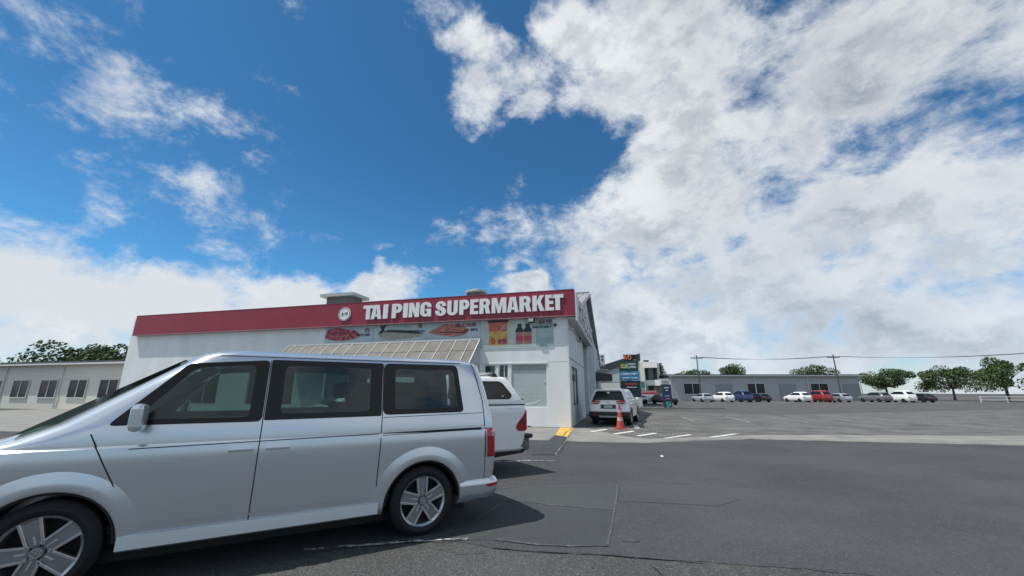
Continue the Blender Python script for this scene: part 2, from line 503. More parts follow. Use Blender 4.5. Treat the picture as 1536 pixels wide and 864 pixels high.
sheet('asphalt_patch', [(935, 752), (1010, 756), (1075, 760), (1110, 750), (1098, 735), (1060, 727), (1010, 725), (928, 722)], .008, asphalt_mat('bluish asphalt patch', (.066, .069, .075), (.08, .082, .088), .22, .1), jit=.01)
M_wline = paint_line('worn white paint', (.50, .50, .48), (.085, .085, .085), .50, 16)
M_chalk = paint_line('chalky joint line', (.145, .15, .152), (.064, .067, .072), .60, 20)
M_white = mat('white road paint', (.62, .62, .60), .7, var=.15, scale=9)
def line(name, pix, w, m, z=.012, z0=0.0):
    pts = [onground(u, v, z0) for u, v in pix]; vs = []; fs = []
    fine = []
    for i in range(len(pts) - 1):
        k = max(1, int((pts[i + 1] - pts[i]).length / .1))
        fine += [pts[i].lerp(pts[i + 1], q / k) for q in range(k)]
    fine.append(pts[-1])
    for i, p in enumerate(fine):
        d = fine[min(i + 1, len(fine) - 1)] - fine[max(0, i - 1)]; nrm = Vector((-d.y, d.x, 0)).normalized()
        ww = w * random.uniform(.35, 1.1) * .5
        j = random.uniform(-.12, .12) * w
        vs += [(p + nrm * (ww + j)).to_tuple()[:2] + (z,), (p - nrm * (ww - j)).to_tuple()[:2] + (z,)]
    for i in range(len(fine) - 1): fs.append((2 * i, 2 * i + 1, 2 * i + 3, 2 * i + 2))
    g = MB(); g.add(vs, fs); o = struct(name, g, m); return o
line('bay_line', [(455, 826), (527, 820.5), (577, 816), (638, 812.5), (702, 809)], .075, M_wline)
line('bay_line', [(700, 696), (741, 694), (790, 691.5), (836, 691.5)], .10, M_wline)
line('joint_line', [(745, 811), (810, 818.5), (859, 820.5), (911, 819.5)], .04, M_chalk)
line('joint_line', [(911, 820), (917, 794), (921.5, 766), (925, 744), (927, 727)], .035, M_chalk)
line('joint_line', [(815, 757.5), (870, 762), (921.5, 766)], .05, M_chalk)
line('joint_line', [(797, 728), (870, 724), (927, 727)], .05, M_chalk)
line('joint_line', [(990, 723.5), (1012, 725.5), (1040, 727)], .05, M_chalk)
line('joint_line', [(690, 742), (740, 735), (790, 729)], .06, M_chalk)
line('joint_line', [(661, 809), (700, 790), (735, 768), (760, 750)], .03, M_chalk)
M_crack = paint_line('crack in asphalt', (.022, .022, .023), (.058, .059, .062), .47, 9)
line('asphalt_crack', [(740, 823), (800, 828.5), (860, 831), (916, 834), (960, 838), (1012, 841.5), (1060, 846)], .022, M_crack)
line('asphalt_crack', [(952, 838), (975, 848), (995, 866)], .014, M_crack)
line('asphalt_crack', [(655, 824), (690, 832), (730, 830)], .010, M_crack)
M_oil = paint_line('oil stain', (.036, .036, .038), (.064, .066, .072), .5, 12)
def stain(u, v, rx, ry):
    c = onground(u, v); g = MB(); n = 22
    pts = [(c.x + rx * math.cos(k * 2 * PI / n) * random.uniform(.5, 1.15), c.y + ry * math.sin(k * 2 * PI / n) * random.uniform(.5, 1.15), .0092) for k in range(n)]
    g.add(pts, [tuple(range(n))]); struct('oil_stain', g, M_oil)
stain(948, 812, .09, .06); stain(889, 852, .02, .014)

# raised strip of concrete with a sloped crossing along the shop
PZ = .06
def lotp(x, y, z): return (x, y, z)
fr = [(-45, 20.5), (-20, 17.2)] + [tuple(onground(u, v)[:2]) for u, v in ((700, 659), (770, 660), (800, 660), (850, 662), (920, 664), (970, 664.3), (1010, 663), (1060, 661), (1130, 659))] + [(20, 11.6), (45, 8)]
fr2 = []
for i in range(len(fr) - 1):
    a, b = Vector(fr[i]), Vector(fr[i + 1]); k = max(1, int((b - a).length / .4))
    fr2 += [tuple(a.lerp(b, q / k)) for q in range(k)]
fr2.append(fr[-1])
g = MB(); n = len(fr2)
row = [[(x, y + random.uniform(-.03, .03), .0) for x, y in fr2], [(x + .01, y + .05, .035) for x, y in fr2], [(x + .05, y + .25, PZ) for x, y in fr2], [(x + 3.0, y + 40, PZ) for x, y in fr2]]
for r in row[:]: pass
vs = [p for r in row for p in r]
g.add(vs, [(j * n + i, j * n + i + 1, (j + 1) * n + i + 1, (j + 1) * n + i) for j in range(3) for i in range(n - 1)])
struct('pavement', g, M_conc)
M_pav = paver_mat()
# cobbled parking yard right of the shop
pts = [onground(u, v, PZ) for u, v in ((858, 640.5), (880, 642), (905, 647.5), (925, 652), (950, 656), (975, 657.5), (1012, 657), (1060, 655), (1150, 652))]
g = MB()
out = [(p.x, p.y, PZ + .005) for p in pts] + [(40, 14, PZ + .005), (60, 60, PZ + .005), (16, 75, PZ + .005), (4, 26, PZ + .005)]
g.add(out, [tuple(range(len(out)))]); struct('cobbled_yard', g, M_pav)
line('kerb_line', [(884, 641.8), (905, 642.5), (925, 643.5), (960, 645.5), (1012, 648.5), (1060, 651)], .10, paint_line('worn kerb paint', (.42, .40, .36), (.14, .14, .13), .48, 9), z=PZ + .010, z0=PZ)
for i, q in enumerate((((884, 647.5), (889, 648.5), (912, 644.8), (907, 643.8)), ((918, 651), (924, 652), (953, 647.6), (948, 646.6)), ((953, 654), (960, 654.8), (987, 650.4), (981, 649.6)), ((994, 658.0), (1000, 658.5), (1040, 652.5), (1033, 652.0)), ((950, 638), (952, 643), (960, 643), (957, 638)), ((957, 635.2), (958, 636.2), (962, 636.2), (960.5, 635.2)), ((1062, 656), (1070, 657), (1110, 651), (1100, 651)))):
    p = [onground(u, v, PZ) for u, v in q]
    g = MB(); g.add([(a.x, a.y, PZ + .012) for a in p], [(0, 1, 2, 3)]); struct('hatch_marking', g, M_white)
# far yard / road surface
p = [onground(u, v, PZ) for u, v in ((884, 612.6), (1012, 618), (1180, 622))]
g = MB(); g.add([(p[0].x, p[0].y, PZ + .01), (p[1].x, p[1].y, PZ + .01), (p[2].x, p[2].y, PZ + .01), (200, 90, PZ + .01), (200, 400, PZ + .01), (-100, 400, PZ + .01), (-20, 90, PZ + .01)], [tuple(range(7))])
struct('road', g, M_far)
# asphalt ramp over the kerb, yellow at its upper end
def ramp(pix, z0s, name, m, dz=.0):
    vs = [];
    for (u, v), z in zip(pix, z0s):
        p = onground(u, v, z); vs.append((p.x, p.y, z + dz))
    g = MB(); g.add(vs, [(0, 1, 2, 3)]); return struct(name, g, m)
ramp([(796, 683), (832, 683), (851, 656), (833, 653)], (.0, .0, PZ, PZ), 'ramp', M_new2, .016)
ramp([(833, 653), (851, 656), (861, 641), (841, 641)], (PZ, PZ, PZ, PZ), 'ramp_top', mat('yellow ramp paint', (.55, .33, .05), .7, scale=6, c2=(.68, .44, .09), detail=9, lo=.4, hi=.5), .016)
line('ramp_edge', [(833, 683), (841, 672), (846, 666), (852, 657), (859, 647), (866, 641.5)], .022, M_wline, z=PZ + .022, z0=PZ)
line('ramp_crack', [(845, 655), (849, 649), (856, 645), (857, 641)], .03, M_crack, z=PZ + .026, z0=PZ)
line('asphalt_crack', [(795, 660.3), (830, 661)], .02, M_crack, z=.05, z0=0)

# litter
g = MB(); c = onground(993, 686)
g.add([(c.x - .04, c.y - .02, .012), (c.x + .03, c.y - .03, .02), (c.x + .05, c.y + .02, .03), (c.x - .02, c.y + .03, .045), (c.x, c.y, .05)], [(0, 1, 4), (1, 2, 4), (2, 3, 4), (3, 0, 4), (0, 3, 2, 1)])
tag(g.build('paper_scrap', M_trimw), 'tiny white paper scrap lying on the bare asphalt', 'litter')

# ------------------------------------------------------------------ supermarket
FA = R_(14.3)
CX, CY = 2.54, 18.09
B = empty('supermarket_building', (CX, CY, PZ), -FA)
tag(B, 'long white supermarket building with gabled iron roof and side wall greyed for shade', 'building')
ZB = PZ                                     # local z = world z - PZ
def zz(z): return z - PZ

def wall_grid(x0, x1, z0, z1, d0, d1, holes, axis='y'):
    xs = sorted({x0, x1, *[h[0] for h in holes], *[h[1] for h in holes]}); zs = sorted({z0, z1, *[h[2] for h in holes], *[h[3] for h in holes]})
    xs = [x for x in xs if x0 <= x <= x1]; zs = [z for z in zs if z0 <= z <= z1]
    def solid(i, j):
        if i < 0 or j < 0 or i >= len(xs) - 1 or j >= len(zs) - 1: return False
        cx, cz = (xs[i] + xs[i + 1]) / 2, (zs[j] + zs[j + 1]) / 2
        return not any(h[0] < cx < h[1] and h[2] < cz < h[3] for h in holes)
    g = MB()
    def P(x, z, d): return (x, d, z) if axis == 'y' else (d, x, z)
    for i in range(len(xs) - 1):
        for j in range(len(zs) - 1):
            if not solid(i, j): continue
            a, b, c, d = xs[i], xs[i + 1], zs[j], zs[j + 1]
            for dd in (d0, d1): g.add([P(a, c, dd), P(b, c, dd), P(b, d, dd), P(a, d, dd)], [(0, 1, 2, 3)])
            for (di, dj, e) in ((-1, 0, [(a, c), (a, d)]), (1, 0, [(b, c), (b, d)]), (0, -1, [(a, c), (b, c)]), (0, 1, [(a, d), (b, d)])):
                if not solid(i + di, j + dj):
                    (p, q), (r, s) = e; g.add([P(p, q, d0), P(p, q, d1), P(r, s, d1), P(r, s, d0)], [(0, 1, 2, 3)])
    me = g.mesh('w'); bm = bmesh.new(); bm.from_mesh(me); bmesh.ops.remove_doubles(bm, verts=bm.verts, dist=1e-4); bmesh.ops.recalc_face_normals(bm, faces=bm.faces); bm.to_mesh(me); bm.free()
    return me

WEST = -27.0
fr_open = [(-2.66, -1.01, zz(.90), zz(2.80)), (-3.26, -2.80, zz(.90), zz(2.80)), (-3.98, -3.40, zz(.90), zz(2.80)),
           (-8.6, -5.0, zz(.16), zz(2.7)), (-12.6, -9.2, zz(.5), zz(2.7)), (-17.5, -14.5, zz(.9), zz(2.7)), (-22.5, -19.5, zz(.9), zz(2.7))]
link('front_wall', wall_grid(WEST, 0, -.2, zz(6.0), 0, .2, fr_open), M_wall, B)
sd_open = [(1.05, 3.9, zz(.95), zz(2.76))]
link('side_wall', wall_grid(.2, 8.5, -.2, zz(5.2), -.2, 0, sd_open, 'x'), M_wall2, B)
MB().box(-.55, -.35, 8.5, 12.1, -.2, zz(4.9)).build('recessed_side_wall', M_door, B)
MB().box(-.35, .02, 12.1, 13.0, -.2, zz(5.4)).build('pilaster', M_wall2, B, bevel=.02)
g = MB(); 
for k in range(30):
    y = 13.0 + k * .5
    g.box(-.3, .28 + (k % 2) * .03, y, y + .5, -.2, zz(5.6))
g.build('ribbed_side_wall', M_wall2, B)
MB().box(WEST, -.3, 27.8, 28.0, -.2, zz(5.4)).build('rear_wall', M_wall, B)
MB().box(WEST, WEST + .2, .2, 27.8, -.2, zz(5.4)).build('far_side_wall', M_wall, B)
# thin grooves of the cladding joints
g = MB(); g.box(-.549, -.34, 8.52, 12.08, zz(2.86), zz(2.9)); g.build('joint_strip', M_gap, B)
MB().box(-.002, .012, .0, 8.5, zz(3.05), zz(3.08)).build('joint_strip', M_gap, B)
MB().box(-.36, -.342, 10.2, 10.24, .0, zz(4.6)).build('joint_strip', M_gap, B)
# plinth line, corner bead and control joints on the front
MB().box(-3.9, -.01, -.012, .0, -.02, .03).build('plinth', mat('dirty plinth', (.28, .28, .27), .85), B)
MB().box(-.035, .012, -.012, .05, .0, zz(4.9)).build('corner_bead', M_trimw, B)
MB().box(-.06, -.04, -.008, .0, zz(3.2), zz(4.9)).build('conduit', M_wall2, B)
MB().box(-4.2, -.7, -.03, .0, zz(3.54), zz(3.575)).build('ledge', M_trimw, B)
MB().box(-4.06, -.97, -.035, .0, zz(2.802), zz(2.85)).build('lintel', M_trimw, B)
MB().tube([(-1.9, -.03, .05), (-1.75, -.05, .03)], .03, 6).build('hose_tap', M_char, B)
MB().box(-.98, -.04, -.006, .0, zz(2.88), zz(2.905)).build('render_joint', M_trimw, B)
MB().box(-12, -4.3, -.006, .0, zz(3.0), zz(3.02)).build('render_joint', M_trimw, B)
# windows
def window(x0, x1, z0, z1, y=.06, bars=(), hb=(), fm=M_trimw, gm=G_shop, w=.05):
    g = MB()
    g.box(x0, x0 + w, y - .03, y + .03, z0, z1); g.box(x1 - w, x1, y - .03, y + .03, z0, z1)
    g.box(x0 + w, x1 - w, y - .029, y + .029, z0, z0 + w); g.box(x0 + w, x1 - w, y - .029, y + .029, z1 - w, z1)
    for b in bars: g.box(b - w / 2, b + w / 2, y - .025, y + .025, z0 + w, z1 - w)
    for h in hb: g.box(x0 + w, x1 - w, y - .027, y + .024, h - w / 2, h + w / 2)
    f = g.build('window', fm, B)
    MB().box(x0 + w, x1 - w, y - .004, y + .004, z0 + w, z1 - w).build('pane', gm, f)
    return f
M_film = mat('pale window film', (.40, .47, .465), .25, var=.05, scale=1.5, coat=.3, stretch=(1, 1, 3))
wf = window(-2.66, -1.01, zz(.90), zz(2.80), w=.03, gm=M_film)
M_blind = mat('pale roller blind', (.66, .74, .73), .8, var=.04, scale=2)
MB().box(-2.63, -1.04, .050, .0555, zz(2.52), zz(2.77)).build('blind_box', mat('grey green blind box', (.27, .31, .305), .5), wf)
MB().box(-2.2, -1.1, .050, .0555, zz(1.5), zz(1.515)).build('film_crease', M_trimw, wf)
g = MB(); g.add([(-2.5, .05, zz(.98)), (-1.6, .05, zz(1.12)), (-1.35, .05, zz(1.24)), (-1.3, .05, zz(1.22)), (-1.6, .05, zz(1.05)), (-2.1, .05, zz(.97))], [(0, 1, 2, 3, 4, 5)])
g.build('pale_strip', M_trimw, wf)  # pale slanting shape low on the pane
MB().box(-1.16, -1.05, .03, .05, zz(1.98), zz(2.02)).build('sticker', M_trimw, wf)
window(-3.26, -2.80, zz(.90), zz(2.80), hb=(zz(2.2),), bars=(-3.0,), w=.04)
window(-3.98, -3.40, zz(.90), zz(2.80), hb=(zz(2.3),), w=.06)
MB().box(-3.9, -2.7, .5, .55, zz(.9), zz(2.8)).build('shop_shelf', mat('dim shop interior', (.20, .22, .22), .8, var=.5, scale=7), B)
w2 = window(-8.6, -5.0, zz(.16), zz(2.7), bars=(-7.7, -6.8, -5.9), fm=M_alu)
window(-12.6, -9.2, zz(.5), zz(2.7), bars=(-11.5, -10.35), fm=M_alu)
window(-17.5, -14.5, zz(.9), zz(2.7), bars=(-16.5, -15.5), fm=M_alu)
window(-22.5, -19.5, zz(.9), zz(2.7), bars=(-21.5, -20.5), fm=M_alu)
# side window with merchandise pictures
g = MB(); w = .05
g.box(-.10, -.04, 1.05, 1.10, zz(.95), zz(2.76)); g.box(-.10, -.04, 3.85, 3.9, zz(.95), zz(2.76)); g.box(-.10, -.04, 2.4, 2.45, zz(.95), zz(2.76))
g.box(-.099, -.041, 1.1, 3.85, zz(.95), zz(1.0)); g.box(-.099, -.041, 1.1, 3.85, zz(2.71), zz(2.76))
sw = g.build('window', M_char, B)
MB().box(-.075, -.065, 1.1, 3.85, zz(1.0), zz(2.71)).build('pane', mat('poster covered glass', (.07, .10, .10), .15, c2=(.24, .28, .27), scale=4, coat=.5), sw)
# gable and roof
RS, RZ, SL = 12.2, 8.95, .30
g = MB()
n0, n1 = 0.0, 28.0
def rz_(s): return RZ - abs(s - RS) * SL
g.prism([(1.0, zz(5.2)), (27.8, zz(5.2)), (27.8, zz(rz_(27.8)) - .12), (RS, zz(RZ) - .12), (1.0, zz(rz_(1.0)) - .12)], 'x', -.05, .08)
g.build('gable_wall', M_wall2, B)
M_iron = mat('weathered roofing iron', (.28, .29, .28), .55, metal=.3, scale=2.5, c2=(.42, .43, .41), stretch=(1, .3, 1))
OV = .42
for (s0, s1) in ((.35, RS), (RS, 28.3)):
    g = MB(); a, b = zz(rz_(s0)), zz(rz_(s1))
    g.add([(WEST - .4, s0, a), (OV, s0, a), (OV, s1, b), (WEST - .4, s1, b), (WEST - .4, s0, a - .06), (OV, s0, a - .06), (OV, s1, b - .06), (WEST - .4, s1, b - .06)], [(0, 1, 2, 3), (7, 6, 5, 4), (0, 4, 5, 1), (1, 5, 6, 2), (2, 6, 7, 3), (3, 7, 4, 0)])
    rf = g.build('roof', M_iron, B)
    x = OV - .05; k = 0
    while x > -4.5:
        h = MB(); h.add([(x - .03, s0, a + .001), (x + .03, s0, a + .001), (x + .03, s1, b + .001), (x - .03, s1, b + .001), (x - .012, s0, a + .045), (x + .012, s0, a + .045), (x + .012, s1, b + .045), (x - .012, s1, b + .045)], [(0, 4, 7, 3), (4, 5, 6, 7), (5, 1, 2, 6), (0, 1, 5, 4), (3, 7, 6, 2)])
        h.build('roof_rib', M_iron, rf); x -= .34
g = MB()
for (s0, s1) in ((.35, RS), (RS, 28.3)):
    a, b = zz(rz_(s0)), zz(rz_(s1))
    g.add([(OV + .002, s0, a - .26), (OV + .002, s1, b - .26), (OV + .002, s1, b + .03), (OV + .002, s0, a + .03), (OV + .04, s0, a - .26), (OV + .04, s1, b - .26), (OV + .04, s1, b + .03), (OV + .04, s0, a + .03)], [(0, 1, 2, 3), (7, 6, 5, 4), (0, 4, 5, 1), (1, 5, 6, 2), (2, 6, 7, 3), (3, 7, 4, 0)])
g.build('barge_board', mat('grey barge board', (.62, .65, .65), .6), B)
MB().box(WEST, OV, RS - .15, RS + .15, zz(RZ) + .01, zz(RZ) + .05).build('ridge_cap', M_iron, B)
# gable window (dark)
g = MB(); g.prism([(5.0, zz(5.95)), (9.5, zz(5.95)), (9.5, zz(7.35)), (5.0, zz(6.35))], 'x', .085, .12)
gw = g.build('gable_window', mat('dark gable glass', (.045, .055, .065), .15, coat=.5), B)
g = MB(); g.box(.085, .135, 9.5, 9.6, zz(5.9), zz(7.5)); g.add([(.12, 4.9, zz(6.35)), (.12, 9.5, zz(7.35)), (.12, 9.5, zz(7.45)), (.12, 4.9, zz(6.45)), (.14, 4.9, zz(6.35)), (.14, 9.5, zz(7.35)), (.14, 9.5, zz(7.45)), (.14, 4.9, zz(6.45))], [(4, 5, 6, 7), (0, 4, 7, 3), (3, 7, 6, 2), (0, 1, 5, 4)])
g.build('frame', M_char, gw)
# soffits behind the fascia signs
MB().box(.001, .40, -.12, 11.5, zz(4.80), zz(4.86)).build('side_soffit', mat('grey soffit', (.50, .53, .55), .8), B)
# downpipe and bracket at the back
MB().tube([(.42, 13.3, 0), (.42, 13.3, zz(5.3)), (.38, 13.3, zz(5.45))], .06, 8).build('downpipe', M_trimw, B)
MB().tube([(.33, 21, zz(4.6)), (1.0, 21, zz(3.9))], .04, 6).build('bracket', M_trimw, B)
MB().box(.33, 1.3, 20, 24, zz(3.5), zz(3.6)).build('side_canopy', M_trimw, B)
MB().prism([(.32, zz(2.55)), (1.65, zz(2.55)), (1.65, zz(3.0)), (.32, zz(3.2))], 'y', 16.5, 21.0).build('entrance_canopy', M_char, B)

# ---- shop sign (front)
S = empty('shop_sign', (CX, CY, PZ), -FA)
tag(S, 'long crimson fascia sign reading TAI PING SUPERMARKET in raised white letters', 'sign')
PR = .26
MB().box(-26.5, .38, -PR, -.01, zz(4.92), zz(6.10)).build('sign_board', M_red, S)
MB().box(-26.5, .39, -PR - .02, -.01, zz(4.885), zz(4.919)).build('bottom_trim', mat('pink grey trim', (.34, .19, .21), .5), S)
MB().box(-26.5, .385, -PR - .012, -.01, zz(6.101), zz(6.13)).build('top_trim', mat('dark red flashing', (.22, .03, .045), .5), S)
def arc(cx, cy, rx, ry, a0, a1, n=8): return [(cx + rx * math.cos(R_(a0 + (a1 - a0) * k / n)), cy + ry * math.sin(R_(a0 + (a1 - a0) * k / n))) for k in range(n + 1)]
def stroke(path, t):
    P = [Vector(p) for p in path]; L = []; Rr = []
    for i, p in enumerate(P):
        d = (P[min(i + 1, len(P) - 1)] - P[max(0, i - 1)]).normalized(); nn = Vector((-d.y, d.x))
        tt = t if not callable(t) else t(i / (len(P) - 1))
        L.append(tuple(p + nn * tt / 2)); Rr.append(tuple(p - nn * tt / 2))
    return L + Rr[::-1]
def glyph(ch):
    # heavy condensed capitals in the unit square
    s = .38
    if ch == 'T': return [[(0, 1), (1, 1), (1, .78), (.5 + s / 2, .78), (.5 + s / 2, 0), (.5 - s / 2, 0), (.5 - s / 2, .78), (0, .78)]]
    if ch == 'I': return [[(0, 0), (1, 0), (1, 1), (0, 1)]]
    if ch == 'A': return [[(0, 0), (.33, 0), (.37, .17), (.63, .17), (.67, 0), (1, 0), (.76, 1), (.24, 1)], [(.41, .34), (.59, .34), (.51, .80), (.49, .80)]]
    if ch == 'P': return [[(0, 0), (.42, 0), (.42, .36)] + arc(.62, .68, .38, .32, -90, 90) + [(0, 1)], [(.42, .56)] + arc(.52, .69, .10, .13, -90, 90, 5) + [(.42, .82)]]
    if ch == 'R': return [[(0, 0), (.38, 0), (.38, .40), (.48, .40), (.62, 0), (1, 0), (.84, .44)] + arc(.62, .72, .34, .28, -45, 90) + [(0, 1)], [(.38, .58)] + arc(.50, .70, .10, .12, -90, 90, 5) + [(.38, .82)]]
    if ch == 'N': return [[(0, 0), (.34, 0), (.34, .52), (.60, 0), (1, 0), (1, 1), (.66, 1), (.66, .50), (.40, 1), (0, 1)]]
    if ch == 'E': return [[(0, 0), (1, 0), (1, .20), (.45, .20), (.45, .41), (.93, .41), (.93, .60), (.45, .60), (.45, .80), (1, .80), (1, 1), (0, 1)]]
    if ch == 'M': return [[(0, 0), (.26, 0), (.26, .62), (.41, 0), (.59, 0), (.74, .62), (.74, 0), (1, 0), (1, 1), (.66, 1), (.5, .42), (.34, 1), (0, 1)]]
    if ch == 'K': return [[(0, 0), (.36, 0), (.36, .36), (.42, .46), (.62, 0), (1, 0), (.68, .62), (.98, 1), (.62, 1), (.36, .62), (.36, 1), (0, 1)]]
    if ch == 'U': return [[(0, 1), (0, .3)] + arc(.5, .28, .5, .28, 180, 360, 14) + [(1, 1), (.62, 1), (.62, .3)] + arc(.5, .27, .12, .09, 0, -180, 6) + [(.38, 1)]]
    if ch == 'G': return [[(1, .64), (1, .72)] + arc(.5, .72, .5, .28, 0, 180, 12) + arc(.5, .28, .5, .28, 180, 270, 8) + [(.66, .02), (.72, .08), (.76, 0), (1, 0), (1, .53), (.50, .53), (.50, .37), (.62, .37), (.62, .27)] + arc(.5, .26, .12, .08, 0, -180, 6) + [(.38, .72)] + arc(.5, .73, .12, .09, 180, 0, 6) + [(.62, .64)]]
    if ch == 'S': return [[(.97, .66), (.97, .72)] + arc(.5, .72, .47, .28, 0, 180, 12) + [(.04, .62), (.12, .52), (.30, .43), (.55, .34), (.60, .28)] + arc(.5, .25, .11, .08, 0, -180, 6) + [(.39, .36), (.0, .36), (.0, .28)] + arc(.5, .27, .5, .27, 180, 360, 14) + [(.99, .38), (.92, .48), (.74, .57), (.48, .66), (.41, .73)] + arc(.50, .75, .10, .08, 180, 0, 6) + [(.60, .66)]]
WORD = [('T', -10.5, -9.93), ('A', -10.03, -9.43), ('I', -9.33, -9.07), ('P', -8.84, -8.28), ('I', -8.20, -7.95), ('N', -7.88, -7.32), ('G', -7.25, -6.67), ('S', -6.44, -5.88), ('U', -5.81, -5.27), ('P', -5.18, -4.68), ('E', -4.62, -4.21), ('R', -4.15, -3.61), ('M', -3.54, -2.82), ('A', -2.78, -2.23), ('R', -2.18, -1.62), ('K', -1.56, -1.0), ('E', -.96, -.56), ('T', -.66, -.11)]
for ch, x0, x1 in WORD:
    zl = 5.20 - .02 * (x0 / 10.5) * -1
    me = curve_mesh([[(x0 + p[0] * (x1 - x0), zz(5.17) + p[1] * .735) for p in sp] for sp in glyph(ch)], .07)
    me.transform(Matrix.Translation((0, -PR - .001, 0)))
    link('letter', me, M_letter, S)
# round emblem at the left of the words
em = MB().lathe([(0, -.05), (.36, -.05), (.36, 0), (0, 0)], 36, 'y', (-11.62, -PR - .002, zz(5.52))).build('emblem', M_letter, S)
MB().lathe([(.305, -.056), (.33, -.056), (.33, -.048), (.305, -.048)], 36, 'y', (-11.62, -PR - .002, zz(5.52))).build('emblem_ring', M_char, em)
me = text_mesh('太平', .20, .006, .012, width=.42); me.transform(Matrix.Translation((-11.62, -PR - .053, zz(5.42)))); link('emblem_character', me, M_char, em)

# ---- side sign
SS = empty('side_sign', (CX, CY, PZ), -FA)
tag(SS, 'grey fascia sign with raised grey characters along the shaded side of the supermarket', 'sign')
M_panel = mat('grey side fascia', (.58, .61, .62), .6, var=.05)
MB().box(.402, .47, -.30, 11.5, zz(4.70), zz(5.98)).build('sign_board', M_panel, SS)
MB().box(.40, .49, -.31, 11.52, zz(4.66), zz(4.699)).build('bottom_trim', M_trimw, SS)
for i, ch in enumerate('太平超級市場'):
    me = text_mesh(ch, 1.0, .07, .015, width=1.25)
    for v in me.vertices:
        x, y, z = v.co; v.co = (.472 - y, 1.4 + i * 1.68 + x, z + zz(4.84))
    link('character', me, mat('raised side character', (.62, .62, .62), .5), SS)
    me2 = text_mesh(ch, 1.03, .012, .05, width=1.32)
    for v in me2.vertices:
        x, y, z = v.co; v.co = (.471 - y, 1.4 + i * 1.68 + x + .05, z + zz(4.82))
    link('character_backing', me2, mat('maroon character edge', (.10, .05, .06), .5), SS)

# ---- picture banner under the sign
BN = empty('picture_banner', (CX, CY, PZ), -FA)
tag(BN, 'row of printed food picture panels under the crimson sign', 'banner')
M_ban = mat('pale blue banner print', (.38, .49, .52), .5, scale=.8, c2=(.52, .60, .61), stretch=(1, 1, 3))
M_ban2 = mat('pale green banner print', (.40, .50, .47), .5, scale=1.1, c2=(.55, .60, .56), stretch=(1, 1, 2))
M_ban3 = mat('teal banner print', (.24, .37, .40), .5, scale=.9, c2=(.40, .50, .48), stretch=(1, 1, 2))
for (a, b, z0, m) in ((-12.9, -10.0, 4.08, M_ban), (-9.97, -7.06, 4.08, M_ban), (-7.03, -4.20, 4.08, M_ban), (-4.17, -1.45, 3.60, M_ban2), (-1.43, -.66, 3.60, M_ban3)):
    MB().box(a, b, -.03, -.001, zz(z0), zz(4.90)).build('banner_panel', m, BN, bevel=.004)
def flat(name, poly, m, y=-.032, t=.004, par=BN):
    return link(name, curve_mesh([poly], t), m, par, loc=(0, y, 0))
def cap(s, x, z, h, w, c, b=.02, y=-.040):
    me = text_mesh(s, h, .004, b, width=w); link('caption', me, c, BN, loc=(x, y, zz(z)))
M_ink = mat('black print', (.012, .012, .014), .6); M_redink = mat('red print', (.30, .015, .03), .6)
M_meat = mat('printed raw meat', (.25, .03, .045), .5, scale=5, c2=(.55, .16, .17), detail=9, lo=.45, hi=.62)
M_pork = mat('printed roast pork', (.28, .06, .04), .5, scale=7, c2=(.62, .30, .22), stretch=(.5, 1, 3), detail=8, lo=.4, hi=.62)
M_fish = mat('printed fish scales', (.24, .22, .18), .5, scale=11, c2=(.50, .46, .38), detail=3)
M_fishd = mat('printed dark fish back', (.03, .035, .04), .5)
def P(u, v): return None
# meat
flat('meat_picture', roundpoly([(-12.9, zz(4.30)), (-12.75, zz(4.78)), (-12.1, zz(4.85)), (-11.5, zz(4.74)), (-11.15, zz(4.72)), (-10.78, zz(4.50)), (-10.76, zz(4.34)), (-11.1, zz(4.22)), (-11.8, zz(4.14)), (-12.4, zz(4.2))], .15), M_meat)
cap('BUTCHER', -10.55, 4.36, .13, .80, M_ink); cap('肉', -10.36, 4.54, .24, .24, M_redink, .01)
# fish
flat('fish_picture', roundpoly([(-9.5, zz(4.50)), (-9.1, zz(4.60)), (-8.2, zz(4.55)), (-7.55, zz(4.47)), (-7.15, zz(4.34)), (-7.3, zz(4.26)), (-8.0, zz(4.14)), (-8.9, zz(4.12)), (-9.5, zz(4.22)), (-9.68, zz(4.38))], .12), M_fish)
flat('fish_back', roundpoly([(-9.45, zz(4.54)), (-9.1, zz(4.63)), (-8.2, zz(4.585)), (-7.5, zz(4.50)), (-7.12, zz(4.35)), (-7.5, zz(4.38)), (-8.2, zz(4.44)), (-9.0, zz(4.50))], .04), M_fishd, -.036)
flat('fish_tail', roundpoly([(-9.62, zz(4.84)), (-9.2, zz(4.88)), (-9.35, zz(4.76)), (-9.36, zz(4.56)), (-9.62, zz(4.42)), (-9.70, zz(4.5)), (-9.52, zz(4.62))], .04), M_fishd, -.037)
cap('SEAFOOD', -7.55, 4.44, .13, .90, M_ink); cap('鱼', -7.35, 4.66, .22, .24, M_redink, .01)
# pork
flat('pork_picture', roundpoly([(-6.95, zz(4.40)), (-6.45, zz(4.64)), (-6.1, zz(4.80)), (-5.4, zz(4.78)), (-4.9, zz(4.60)), (-4.75, zz(4.42)), (-4.95, zz(4.24)), (-5.6, zz(4.16)), (-6.4, zz(4.28))], .12), M_pork)
flat('pork_picture', roundpoly([(-6.8, zz(4.38)), (-5.9, zz(4.42)), (-4.85, zz(4.38)), (-5.0, zz(4.345)), (-5.9, zz(4.37))], .03), mat('printed dark glaze', (.10, .012, .012), .5), -.037)
cap('HK BBQ', -4.66, 4.40, .13, .70, M_ink); cap('港式烧腊', -4.95, 4.62, .19, 1.1, M_redink, .008)
